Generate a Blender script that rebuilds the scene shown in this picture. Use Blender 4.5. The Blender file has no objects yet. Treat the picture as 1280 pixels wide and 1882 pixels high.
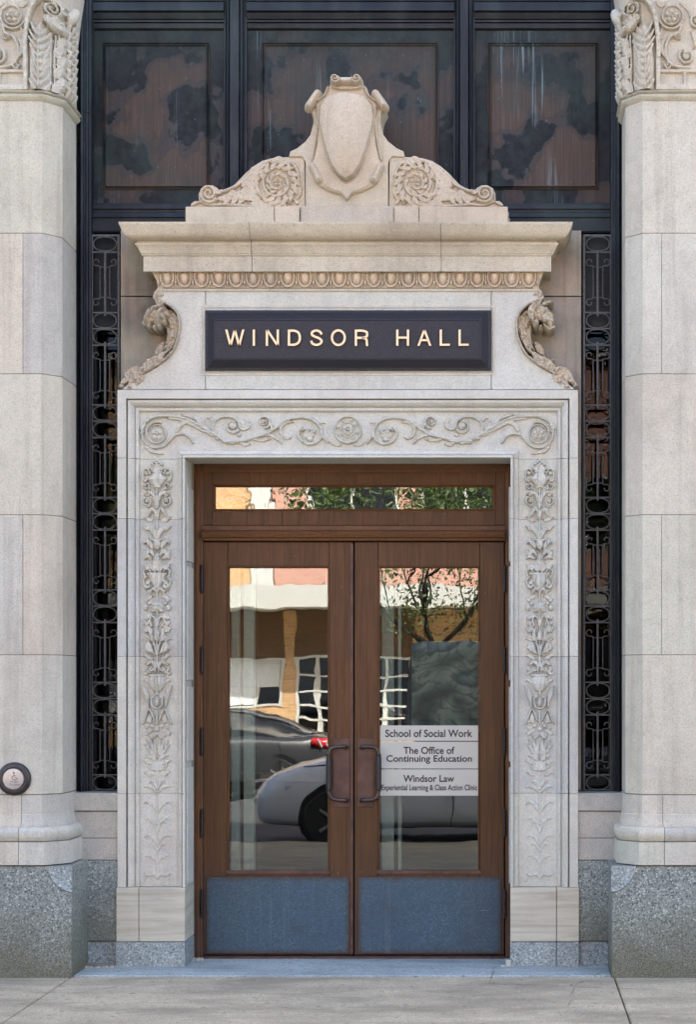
import bpy, math, random
import numpy as np
from mathutils import Vector
random.seed(7); rng = np.random.default_rng(7)
scn = bpy.context.scene
col = scn.collection
PI = math.pi

# ---------------------------------------------------------------- camera, light
S = 0.0033            # metres per photo pixel in the plane of the door surround (y = 0)
D = 12.0              # camera distance to that plane
VX, VY = 940.0, 1260.0
EYE = 514 * S
CX = (639.5 - VX) * S         # the doorway's axis
cam = bpy.data.cameras.new('camera'); camo = bpy.data.objects.new('camera', cam); col.objects.link(camo)
camo.location = (0, -D, EYE); camo.rotation_euler = (PI/2, 0, 0)
cam.sensor_fit = 'HORIZONTAL'; cam.sensor_width = 36; cam.lens = 36 * D / (1280 * S)
cam.shift_x = (640 - VX) / 1280; cam.shift_y = (VY - 941) / 1280
cam.clip_end = 500; cam.clip_start = 0.05
scn.camera = camo
w = bpy.data.worlds.new('World'); scn.world = w; w.use_nodes = True
SUN_EL, SUN_ROT = math.radians(50), math.radians(18)
sky = w.node_tree.nodes.new('ShaderNodeTexSky'); sky.sky_type = 'NISHITA'; sky.sun_disc = False
sky.sun_elevation = SUN_EL; sky.sun_rotation = SUN_ROT
sky.air_density = 0.7; sky.dust_density = 5.0; sky.ozone_density = 0.2
bg = w.node_tree.nodes['Background']; w.node_tree.links.new(sky.outputs[0], bg.inputs[0]); bg.inputs[1].default_value = 0.15
sl = bpy.data.lights.new('sun', 'SUN'); sl.energy = 4.0; sl.angle = math.radians(0.5); sl.color = (1, .94, .85)
so = bpy.data.objects.new('sun', sl); col.objects.link(so); so.location = (5, 20, 30)
so.rotation_euler = Vector((math.sin(SUN_ROT)*math.cos(SUN_EL), math.cos(SUN_ROT)*math.cos(SUN_EL), math.sin(SUN_EL))).to_track_quat('Z', 'Y').to_euler()
scn.view_settings.view_transform = 'Standard'; scn.view_settings.look = 'None'
scn.view_settings.exposure = 2.98; scn.view_settings.gamma = 1

# ---------------------------------------------------------------- materials
class G:
    def __init__(s, name):
        s.m = bpy.data.materials.new(name); s.m.use_nodes = True; s.t = s.m.node_tree
        s.b = s.t.nodes['Principled BSDF']; s.pos = s.n('ShaderNodeNewGeometry').outputs['Position']
        s.rand = None
    def n(s, t): return s.t.nodes.new(t)
    def put(s, sock, v):
        if isinstance(v, bpy.types.NodeSocket): s.t.links.new(v, sock)
        else:
            if sock.type == 'RGBA' and len(v) == 3: v = (*v, 1)
            sock.default_value = v
    def map(s, sc, loc=(0, 0, 0), rot=(0, 0, 0)):
        m = s.n('ShaderNodeMapping'); s.put(m.inputs[0], s.pos); m.inputs['Scale'].default_value = sc; m.inputs['Location'].default_value = loc
        m.inputs['Rotation'].default_value = rot
        return m.outputs[0]
    def noise(s, scale=1, detail=3, rough=.55, vec=None, dist=0):
        q = s.n('ShaderNodeTexNoise'); s.put(q.inputs['Vector'], vec or s.pos)
        q.inputs['Scale'].default_value = scale; q.inputs['Detail'].default_value = detail
        q.inputs['Roughness'].default_value = rough; q.inputs['Distortion'].default_value = dist
        return q.outputs[0]
    def voro(s, scale=1, vec=None, feat='F1', out=0, rnd=1):
        q = s.n('ShaderNodeTexVoronoi'); q.feature = feat; s.put(q.inputs['Vector'], vec or s.pos); q.inputs['Scale'].default_value = scale
        q.inputs['Randomness'].default_value = rnd
        return q.outputs[out]
    def ramp(s, fac, stops, interp='LINEAR'):
        r = s.n('ShaderNodeValToRGB'); s.put(r.inputs[0], fac); e = r.color_ramp.elements; r.color_ramp.interpolation = interp
        while len(e) < len(stops): e.new(.5)
        for i, (p, c) in enumerate(stops):
            e[i].position = p
            c = (c, c, c) if isinstance(c, (int, float)) else c
            e[i].color = (*c[:3], 1)
        return r.outputs[0]
    def mix(s, f, a, b, mode='MIX'):
        q = s.n('ShaderNodeMix'); q.data_type = 'RGBA'; q.blend_type = mode
        s.put(q.inputs[0], f); s.put(q.inputs[6], a); s.put(q.inputs[7], b); return q.outputs[2]
    def math(s, op, a, b=0.0, c=None):
        q = s.n('ShaderNodeMath'); q.operation = op; s.put(q.inputs[0], a); s.put(q.inputs[1], b)
        if c is not None: s.put(q.inputs[2], c)
        return q.outputs[0]
    def objrand(s): return s.n('ShaderNodeObjectInfo').outputs['Random']
    def sep(s):
        q = s.n('ShaderNodeSeparateXYZ'); s.put(q.inputs[0], s.pos); return q.outputs
    def out(s, colr, rough=.8, bump=None, bs=.3, bd=.002, metal=0, spec=.5):
        s.put(s.b.inputs['Base Color'], colr); s.put(s.b.inputs['Roughness'], rough); s.put(s.b.inputs['Metallic'], metal)
        s.b.inputs['Specular IOR Level'].default_value = spec
        if bump is not None:
            q = s.n('ShaderNodeBump'); q.inputs['Strength'].default_value = bs; q.inputs['Distance'].default_value = bd
            s.put(q.inputs['Height'], bump); s.t.links.new(q.outputs[0], s.b.inputs['Normal'])
        return s.m
def plain(name, c, rough=.6, metal=0, spec=.5, var=.12, sc=40):
    g = G(name); nz = g.noise(sc, 4)
    a = tuple(x*(1-var) for x in c); b = tuple(min(1, x*(1+var)) for x in c)
    return g.out(g.ramp(nz, [(.3, a), (.7, b)]), rough, nz, .15, .002, metal, spec)
def limestone(name, c, pit=.5, stain=.3, streak=.0, stainc=(.20, .16, .125), green=.0, rv=.12):
    g = G(name)
    big = g.noise(1.7, 5, .6); fine = g.noise(125, 4, .75); med = g.noise(14, 6, .65)
    cc = g.ramp(med, [(.25, tuple(x*.88 for x in c)), (.5, c), (.78, tuple(min(1, x*1.07) for x in c))])
    rn = g.objrand()
    tint = g.ramp(rn, [(0, (1-rv, 1-rv, 1-rv*.8)), (.35, (1, 1, 1)), (.7, (1, 1-rv*.35, 1-rv*.6)), (1, (1-rv*.4, 1-rv*.3, 1-rv*.5))])
    cc = g.mix(1, cc, tint, 'MULTIPLY')
    cc = g.mix(1, cc, g.ramp(fine, [(.30, .62), (.45, .95), (.56, 1.03), (.70, 1.2)]), 'MULTIPLY')
    pits = g.ramp(g.noise(95, 2, .5), [(.28, 1), (.36, 0)])
    cc = g.mix(g.math('MULTIPLY', g.math('MULTIPLY', pits, pit), g.ramp(g.noise(6, 3), [(.4, .1), (.6, 1)])), cc, stainc)
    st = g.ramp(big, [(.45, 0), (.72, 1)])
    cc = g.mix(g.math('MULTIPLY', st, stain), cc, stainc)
    if streak:
        sv = g.noise(1, 4, .6, g.map((16, 16, .8)))
        cc = g.mix(g.math('MULTIPLY', g.ramp(sv, [(.5, 0), (.72, 1)]), streak), cc, stainc)
    if green:
        cc = g.mix(g.math('MULTIPLY', g.ramp(g.noise(4.5, 4, .6, g.map((1, 1, .5))), [(.46, 0), (.62, 1)]), green), cc, (.17, .22, .17))
    return g.out(cc, .88, g.math('ADD', fine, g.math('MULTIPLY', med, 1.5)), .55, .004, 0, .2)
M = {}
M['stone'] = limestone('limestone', (.53, .528, .458), .3, .24, .12, rv=.14)
M['stone_pil'] = limestone('limestone_pilaster', (.508, .488, .398), .2, .3, .3, rv=.17)
M['stone_cor'] = limestone('limestone_cornice', (.515, .465, .348), 1.0, .45, .2)
M['stone_ped'] = limestone('limestone_crest', (.51, .445, .335), .5, .28, .2)
M['stone_egg'] = limestone('limestone_egg_and_dart', (.64, .525, .39), .3, .35)
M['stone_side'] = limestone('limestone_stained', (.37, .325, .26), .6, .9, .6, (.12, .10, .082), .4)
M['stone_base'] = limestone('limestone_low', (.40, .385, .33), .8, .35, .0, (.20, .185, .15), .4)
def sandy():
    g = G('banded_limestone')
    b = g.noise(1, 5, .6, g.map((1.5, 1.5, 22), rot=(0, .12, 0)), 1.2)
    cc = g.ramp(b, [(.3, (.36, .32, .235)), (.5, (.45, .42, .32)), (.62, (.49, .465, .36)), (.75, (.40, .365, .275))])
    cc = g.mix(g.ramp(g.noise(2.5, 4), [(.5, 0), (.75, .45)]), cc, (.27, .245, .225))
    return g.out(cc, .9, g.noise(250, 3), .3, .002, 0, .2)
M['stone_band'] = sandy()
M['mortar'] = plain('mortar', (.20, .175, .145), .95)
def granite(name, lo, mid, hi, moss=0, sc=95):
    g = G(name)
    a = g.voro(sc, out=1); bw = g.n('ShaderNodeRGBToBW'); g.put(bw.inputs[0], a)
    nz = g.noise(sc*1.6, 4, .75)
    f = g.math('ADD', g.math('MULTIPLY', bw.outputs[0], .55), g.math('MULTIPLY', nz, .55))
    cc = g.ramp(f, [(.30, lo), (.50, mid), (.66, tuple(x*1.15 for x in mid)), (.85, hi)])
    cc = g.mix(g.ramp(g.noise(3, 4), [(.4, 0), (.7, .35)]), cc, lo)
    if moss:
        z = g.sep()[2]
        k = g.math('MULTIPLY', g.ramp(g.math('ADD', z, g.math('MULTIPLY', g.noise(5, 4), .5)), [(.25, 1), (.75, 0)]), moss)
        cc = g.mix(k, cc, g.ramp(nz, [(.4, (.035, .036, .022)), (.62, (.20, .185, .11))]))
    return g.out(cc, .75, f, .6, .004, 0, .4)
M['granite'] = granite('granite_rough', (.050, .055, .050), (.215, .235, .205), (.62, .66, .58), .9, 115)
M['granite_light'] = granite('granite_light', (.08, .09, .085), (.265, .295, .275), (.62, .67, .62), .0, 120)
def bronze(name, brown, sx=1.0, streak=1.0, th=.47):
    g = G(name); sp = g.sep()
    blot = g.noise(2.3, 3, .5, g.map((1.15, 1, .95), (3.1, 0, sx), (0, .5, 0)), .25)
    blot = g.math('ADD', blot, g.math('MULTIPLY', g.math('SUBTRACT', g.noise(24, 3), .5), .07))
    dark = g.ramp(g.noise(22, 5), [(.3, (.007, .009, .010)), (.7, (.019, .023, .024))])
    br = g.ramp(g.noise(1, 3, .6, g.map((90, 90, 2))), [(.3, tuple(x*.8 for x in brown)), (.7, tuple(x*1.25 for x in brown))])
    mask = g.ramp(blot, [(th-.01, 0), (th+.045, 1)])
    cc = g.mix(mask, dark, br)
    rim = g.ramp(blot, [(th-.012, 0), (th+.006, .45), (th+.03, 0)])
    cc = g.mix(rim, cc, (.075, .07, .072))
    # green patina clouds
    cc = g.mix(g.ramp(g.noise(3.1, 5, .6, g.map((1, 1, .8), (7, 0, 2))), [(.48, 0), (.72, .65)]), cc, (.032, .050, .044))
    zz = g.math('MULTIPLY', g.math('SUBTRACT', g.math('ADD', sp[2], g.math('MULTIPLY', g.math('SUBTRACT', g.noise(3.5, 4), .5), .5)), 5.32), 2.2)
    cc = g.mix(g.ramp(zz, [(.0, 0), (1, .8)]), cc, g.ramp(g.noise(8, 5, .7), [(.3, (.013, .018, .018)), (.7, (.040, .053, .047))]))
    # vertical pale streaks
    s1 = g.ramp(g.noise(1, 4, .7, g.map((85, 85, 1.6))), [(.52, 0), (.70, 1)])
    s2 = g.ramp(g.noise(1, 2, .5, g.map((5, 5, 1.1), (1.7, 0, 0))), [(.56, 0), (.66, 1)])
    cc = g.mix(g.math('MULTIPLY', g.math('MULTIPLY', s1, s2), .9*streak), cc, (.17, .235, .25))
    sp_ = g.ramp(g.noise(130, 2, .5, g.map((1, 1, .35))), [(.735, 0), (.76, 1)])
    cc = g.mix(g.math('MULTIPLY', sp_, .7*streak), cc, (.20, .23, .23))
    return g.out(cc, g.ramp(blot, [(.4, .6), (.6, .7)]), g.noise(60, 5), .25, .003, .0, .18)
M['bronze'] = bronze('bronze_panel', (.068, .049, .039), 1.0, 1.0, .46)
M['bronze_s'] = bronze('bronze_sheet', (.055, .042, .037), 2.3, .5, .56)
def bronze_d():
    g = G('bronze_dark'); 
    a = g.ramp(g.noise(9, 5, .6, g.map((1, 1, .35))), [(.3, (.007, .009, .012)), (.55, (.014, .017, .021)), (.8, (.032, .038, .040))])
    gr = g.ramp(g.noise(2.2, 5, .6, g.map((1, 1, .6), (0, 0, 4))), [(.52, 0), (.7, .7)])
    a = g.mix(gr, a, (.028, .042, .038))
    s1 = g.ramp(g.noise(1, 5, .75, g.map((120, 120, 3))), [(.66, 0), (.72, 1)])
    a = g.mix(g.math('MULTIPLY', s1, .55), a, (.20, .25, .26))
    return g.out(a, .52, g.noise(45, 5), .25, .003, .1, .28)
M['bronze_d'] = bronze_d()
M['iron'] = plain('wrought_iron', (.10, .10, .094), .6, .0, .3, .35, 60)
M['hinge'] = plain('blackened_bronze', (.028, .026, .026), .45, .5, .5, .4, 90)
def wood(name, c):
    g = G(name)
    gr = g.noise(1, 6, .7, g.map((110, 110, 3)))
    cc = g.ramp(gr, [(.28, tuple(x*.55 for x in c)), (.5, c), (.72, tuple(x*1.45 for x in c))])
    wear = g.ramp(g.noise(2.2, 4, .6), [(.45, 0), (.75, .6)])
    cc = g.mix(wear, cc, (c[0]*.62, c[1]*.72, c[2]*.8))
    z = g.sep()[2]
    low = g.math('MULTIPLY', g.ramp(g.math('ADD', z, g.math('MULTIPLY', g.noise(7, 4), .5)), [(.55, 1), (.95, 0)]), .45)
    cc = g.mix(low, cc, (.045, .033, .030))
    sc = g.ramp(g.noise(60, 1, .5, g.map((1, 1, 1))), [(.80, 0), (.82, 1)])
    cc = g.mix(g.math('MULTIPLY', sc, .5), cc, (.3, .27, .24))
    return g.out(cc, g.ramp(gr, [(.3, .5), (.7, .36)]), gr, .4, .002, 0, .18)
M['wood'] = wood('dark_stained_oak', (.080, .0365, .0140))
M['wood_l'] = wood('worn_oak_frame', (.112, .050, .020))
def kick():
    g = G('patinated_kick_plate')
    f = g.noise(120, 4, .8); b = g.noise(4, 5, .6)
    cc = g.ramp(f, [(.3, (.017, .032, .044)), (.5, (.037, .073, .096)), (.70, (.085, .145, .18))])
    cc = g.mix(g.ramp(b, [(.4, 0), (.7, .5)]), cc, (.032, .050, .075))
    tc = g.n('ShaderNodeTexCoord').outputs['Generated']; q = g.n('ShaderNodeSeparateXYZ'); g.put(q.inputs[0], tc)
    ex = g.math('MINIMUM', q.outputs[0], g.math('SUBTRACT', 1.0, q.outputs[0])); ez = g.math('MULTIPLY', g.math('MINIMUM', q.outputs[2], g.math('SUBTRACT', 1.0, q.outputs[2])), .55)
    ed = g.math('ADD', g.math('MINIMUM', ex, ez), g.math('MULTIPLY', g.math('SUBTRACT', g.noise(26, 4), .5), .05))
    cc = g.mix(g.ramp(ed, [(.0, .95), (.035, 0)]), cc, (.045, .033, .028))
    cc = g.mix(g.ramp(g.noise(1, 3, .6, g.map((25, 25, .6))), [(.6, 0), (.8, .35)]), cc, (.15, .18, .19))
    cc = g.mix(g.ramp(g.noise(2.2, 6, .75, g.map((1, 1, 1), (5, 0, 0))), [(.5, 0), (.68, .55)]), cc, (.030, .040, .046))
    cc = g.mix(g.ramp(g.noise(1, 2, .5, g.map((7, 7, 160), (1, 0, 3), (0, .35, 0))), [(.74, 0), (.77, .5)]), cc, (.20, .22, .22))
    return g.out(cc, .55, f, .3, .0015, .1, .4)
M['kick'] = kick()
M['plate'] = plain('worn_bronze_plate', (.075, .040, .030), .42, .3, .4, .35, 14)
M['handle'] = plain('bronze_pull', (.060, .042, .034), .33, .5, .5, .5, 9)
def concrete(name, lo, hi, sc=1.0):
    g = G(name); f = g.noise(105, 4, .8); b = g.noise(1.8, 5, .6)
    cc = g.ramp(b, [(.3, lo), (.7, hi)])
    cc = g.mix(1, cc, g.ramp(f, [(.30, .45), (.5, 1), (.70, 1.6)]), 'MULTIPLY')
    cc = g.mix(g.ramp(g.noise(24, 2), [(.665, 0), (.68, .6)]), cc, (.09, .08, .075))
    cc = g.mix(g.ramp(g.noise(.9, 6, .7, g.map((1, 2.5, 1), (3, 1, 0))), [(.46, 0), (.62, .7)]), cc, tuple(x*.66 for x in lo))
    cc = g.mix(g.ramp(g.noise(9, 5, .7), [(.58, 0), (.75, .35)]), cc, tuple(min(1, x*1.3) for x in hi))
    ve = g.voro(.8, g.map((1, 1, 1), (.37, .21, 0)), 'DISTANCE_TO_EDGE')
    ve = g.math('ADD', ve, g.math('MULTIPLY', g.math('SUBTRACT', g.noise(7, 5, .7), .5), .05))
    cc = g.mix(g.math('MULTIPLY', g.ramp(g.math('ABSOLUTE', ve), [(.0, .8), (.004, 0)]), g.ramp(g.noise(.8, 2), [(.50, 0), (.56, 1)])), cc, (.05, .045, .04))
    return g.out(cc, .9, f, .5, .003, 0, .3)
M['concrete'] = concrete('pavement_concrete', (.30, .257, .183), (.445, .378, .262))
M['slab'] = concrete('bluestone_slab', (.25, .29, .285), (.34, .385, .37))
M['patch'] = concrete('dark_patch', (.075, .082, .098), (.115, .12, .14))
M['asphalt'] = concrete('asphalt', (.045, .045, .048), (.07, .07, .072))
def pgran():
    g = G('polished_dark_granite'); f = g.noise(330, 2, .8)
    cc = g.ramp(f, [(.35, (.008, .009, .012)), (.52, (.018, .019, .024)), (.62, (.040, .034, .034)), (.74, (.10, .09, .09))])
    return g.out(cc, .5, f, .1, .001, 0, .28)
M['pgran'] = pgran()
M['gold'] = plain('gilded_letter', (.66, .50, .31), .4, .6, .5, .08, 60)
M['signgrey'] = plain('brushed_sign_plate', (.40, .395, .335), .5, .0, .5, .03, 8)
M['black'] = plain('black_print', (.008, .008, .01), .5)
M['rubber'] = plain('black_plastic', (.010, .011, .014), .35)
M['steel'] = plain('brushed_steel', (.36, .35, .34), .38, .6, .5, .1, 60)
M['engrave'] = plain('engraved_grey', (.13, .12, .12), .6)
def glass(name, refl, tint, wave=.00035, wsc=3.0):
    g = G(name); t = g.t; t.nodes.remove(g.b)
    tr = g.n('ShaderNodeBsdfTransparent'); tr.inputs[0].default_value = (*tint, 1)
    gl = g.n('ShaderNodeBsdfGlossy'); gl.inputs['Roughness'].default_value = 0.0; gl.inputs['Color'].default_value = (1, 1, 1, 1)
    bp = g.n('ShaderNodeBump'); bp.inputs['Strength'].default_value = 1; bp.inputs['Distance'].default_value = wave
    nz = g.noise(wsc, 2.2, .45, g.map((1, 1, .8))); g.put(bp.inputs['Height'], nz); t.links.new(bp.outputs[0], gl.inputs['Normal'])
    fr = g.n('ShaderNodeLayerWeight'); fr.inputs[0].default_value = .25
    mx = g.n('ShaderNodeMixShader'); f = g.math('ADD', refl, g.math('MULTIPLY', fr.outputs[0], .5)); g.put(mx.inputs[0], f)
    t.links.new(tr.outputs[0], mx.inputs[1]); t.links.new(gl.outputs[0], mx.inputs[2])
    t.links.new(mx.outputs[0], t.nodes['Material Output'].inputs[0]); return g.m
M['glass'] = glass('door_glass', .085, (.66, .70, .67), .00052)
M['glass_t'] = glass('transom_glass', .13, (.4, .44, .4), .0005, 5)
M['glass_w'] = glass('side_window_glass', .0, (.35, .38, .38), .0008, 6)
M['glass_far'] = glass('far_window_glass', .3, (.25, .3, .3), .0, 1)

# ---------------------------------------------------------------- mesh helpers
def W(px, py, d=0.0):
    k = S * (D + d) / D
    return ((px - VX) * k, d, EYE + (VY - py) * k)
def wx(px, d=0.): return W(px, 0, d)[0]
def wz(py, d=0.): return W(0, py, d)[2]
WL = {}
def thing(name, label, cat, loc=(0, 0, 0), group=None):
    o = bpy.data.objects.new(name, None); col.objects.link(o); o.location = loc; o.empty_display_size = .1
    WL[o] = Vector(loc); o['label'] = label; o['category'] = cat
    if group: o['group'] = group
    return o
class MB:
    def __init__(s): s.v = []; s.f = []
    def add(s, vs, fs):
        n = len(s.v); s.v += [tuple(map(float, p)) for p in vs]; s.f += [tuple(i + n for i in f) for f in fs]; return s
    def box(s, x0, x1, y0, y1, z0, z1):
        x0, x1 = sorted((x0, x1)); y0, y1 = sorted((y0, y1)); z0, z1 = sorted((z0, z1))
        v = [(x, y, z) for z in (z0, z1) for y in (y0, y1) for x in (x0, x1)]
        return s.add(v, [(0, 2, 3, 1), (4, 5, 7, 6), (0, 1, 5, 4), (2, 6, 7, 3), (0, 4, 6, 2), (1, 3, 7, 5)])
    def pbox(s, px0, py0, px1, py1, d0, d1):       # box whose front face (depth d0) covers a rectangle seen in the photo
        a = W(px0, py0, d0); b = W(px1, py1, d0); return s.box(a[0], b[0], d0, d1, b[2], a[2])
    def prism(s, pts, a0, a1, axis='y'):           # polygon (u,v) extruded; axis y: (x,z); axis z: (x,y); axis x: (y,z)
        def P(u, v, a): return (u, a, v) if axis == 'y' else ((u, v, a) if axis == 'z' else (a, u, v))
        n = len(pts)
        vs = [P(u, v, a0) for u, v in pts] + [P(u, v, a1) for u, v in pts]
        fs = [tuple(range(n)), tuple(range(2*n - 1, n - 1, -1))] + [(i, i + n, (i+1) % n + n, (i+1) % n) for i in range(n)]
        return s.add(vs, fs)
    def tube(s, pts, r, n=8, flat=1.0, cap=True):
        pts = [Vector(p) for p in pts]; m = len(pts); rs = r if hasattr(r, '__len__') else [r]*m
        base = len(s.v); up = Vector((0, 1, 0))
        for i, p in enumerate(pts):
            t = (pts[min(i+1, m-1)] - pts[max(i-1, 0)]).normalized()
            ref = up if abs(t.dot(up)) < .9 else Vector((1, 0, 0))
            if i == 0 or abs(t.dot(a)) > .95: a = (ref - t*ref.dot(t)).normalized()
            else: a = (a - t*a.dot(t)).normalized()
            b = t.cross(a)
            for k in range(n):
                an = 2*PI*k/n + PI/n
                s.v.append(tuple(p + a*math.cos(an)*rs[i]*flat + b*math.sin(an)*rs[i]))
        for i in range(m-1):
            for k in range(n):
                q = (k+1) % n; s.f.append((base+i*n+k, base+(i+1)*n+k, base+(i+1)*n+q, base+i*n+q))
        if cap: s.f.append(tuple(base+k for k in range(n))); s.f.append(tuple(base+(m-1)*n+k for k in range(n-1, -1, -1)))
        return s
    def lathe(s, c, prof, axis='z', n=16, arc=1.0):          # prof [(r,h)]
        base = len(s.v); m = len(prof)
        for r, h in prof:
            for k in range(n):
                a = 2*PI*k/n; u, v = r*math.cos(a), r*math.sin(a)
                p = {'z': (u, v, h), 'y': (u, h, v), 'x': (h, u, v)}[axis]
                s.v.append((c[0]+p[0], c[1]+p[1], c[2]+p[2]))
        for i in range(m-1):
            for k in range(n):
                q = (k+1) % n; s.f.append((base+i*n+k, base+i*n+q, base+(i+1)*n+q, base+(i+1)*n+k))
        s.f.append(tuple(base+k for k in range(n-1, -1, -1))); s.f.append(tuple(base+(m-1)*n+k for k in range(n)))
        return s
    def sweep(s, path, prof, kind='plan', caps=True):
        # path: open polyline (u,v); prof: [(offset to the path's left-hand side, w)]; mitred. kind plan: (x,y)+z ; kind wall: (x,z)+depth
        P = [Vector(p) for p in path]; n = len(P); nr = []
        for i in range(n-1):
            t = (P[i+1]-P[i]).normalized(); nr.append(Vector((-t.y, t.x)))
        mt = []
        for i in range(n):
            if i == 0: mt.append(nr[0])
            elif i == n-1: mt.append(nr[-1])
            else:
                m = nr[i-1]+nr[i]; mt.append(m/(1+nr[i-1].dot(nr[i])))
        base = len(s.v); k = len(prof)
        for i in range(n):
            for o, ww in prof:
                q = P[i]+mt[i]*o; s.v.append((q.x, q.y, ww) if kind == 'plan' else (q.x, ww, q.y))
        for i in range(n-1):
            for j in range(k-1):
                a = base+i*k+j; s.f.append((a, a+1, a+k+1, a+k))
        if caps: s.f.append(tuple(base+j for j in range(k-1, -1, -1))); s.f.append(tuple(base+(n-1)*k+j for j in range(k)))
        return s
    def mirror(s):
        s.v = [(2*CX-x, y, z) for x, y, z in s.v]; s.f = [tuple(reversed(f)) for f in s.f]; return s
    def build(s, name, mat, parent=None, smooth=False, bevel=0, seg=1, fix=True):
        me = bpy.data.meshes.new(name); v = np.array(s.v, dtype=np.float64)
        c = (v.min(0)+v.max(0))/2; me.from_pydata((v-c).tolist(), [], s.f); me.update()
        if fix:
            import bmesh
            b = bmesh.new(); b.from_mesh(me); bmesh.ops.recalc_face_normals(b, faces=b.faces); b.to_mesh(me); b.free()
        return link(name, me, mat, parent, Vector(c), smooth, bevel, seg)
def link(name, me, mat, parent, c, smooth=False, bevel=0, seg=1):
    me.materials.append(M[mat] if isinstance(mat, str) else mat)
    if smooth:
        me.polygons.foreach_set('use_smooth', [True]*len(me.polygons))
        if smooth != 'all':
            try: me.set_sharp_from_angle(angle=math.radians(40))
            except Exception: pass
    o = bpy.data.objects.new(name, me); col.objects.link(o); WL[o] = Vector(c)
    if parent: o.parent = parent; o.location = Vector(c) - WL[parent]
    else: o.location = c
    if bevel:
        m = o.modifiers.new('bevel', 'BEVEL'); m.width = bevel; m.segments = seg; m.limit_method = 'ANGLE'; m.angle_limit = math.radians(35); m.harden_normals = False
    return o
def tag(o, label=None, cat=None, group=None, kind=None):
    for k, v in (('label', label), ('category', cat), ('group', group), ('kind', kind)):
        if v: o[k] = v
    return o
def clone(o, name, c, parent, rotz=0, scale=None):
    q = o.copy(); q.name = name; col.objects.link(q); WL[q] = Vector(c); q.parent = parent
    q.location = Vector(c) - (WL[parent] if parent else Vector((0, 0, 0)))
    if scale: q.scale = scale
    return q
def B(name, mat, parent, px0, py0, px1, py1, d0, d1, bevel=.003, mir=False):
    m = MB().pbox(px0, py0, px1, py1, d0, d1)
    if mir: m.mirror()
    return m.build(name, mat, parent, bevel=bevel)
def catmull(p, n=8):
    if len(p) < 3: 
        a = np.array(p, float); t = np.linspace(0, 1, n+1)[:, None]; return a[0]*(1-t)+a[-1]*t
    p = np.array(p, float); q = np.vstack([2*p[0]-p[1], p, 2*p[-1]-p[-2]]); out = []
    for i in range(1, len(q)-2):
        for t in np.linspace(0, 1, n, endpoint=False):
            a, b, c, d = q[i-1], q[i], q[i+1], q[i+2]
            out.append(.5*((2*b)+(c-a)*t+(2*a-5*b+4*c-d)*t*t+(3*b-a-3*c+d)*t**3))
    out.append(p[-1]); return np.array(out)
def fbm2(shape, cells, seed):
    r = np.random.default_rng(seed); out = np.zeros(shape)
    for o, c in enumerate(cells):
        g = r.standard_normal((c+3, c+3)); y = np.linspace(0, c, shape[0]); x = np.linspace(0, c, shape[1])
        yi = y.astype(int); xi = x.astype(int); fy = (y-yi)[:, None]; fx = (x-xi)[None]; fy = fy*fy*(3-2*fy); fx = fx*fx*(3-2*fx)
        out += (g[yi][:, xi]*(1-fy)*(1-fx)+g[yi+1][:, xi]*fy*(1-fx)+g[yi][:, xi+1]*(1-fy)*fx+g[yi+1][:, xi+1]*fy*fx)/(o+1)
    return out

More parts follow.
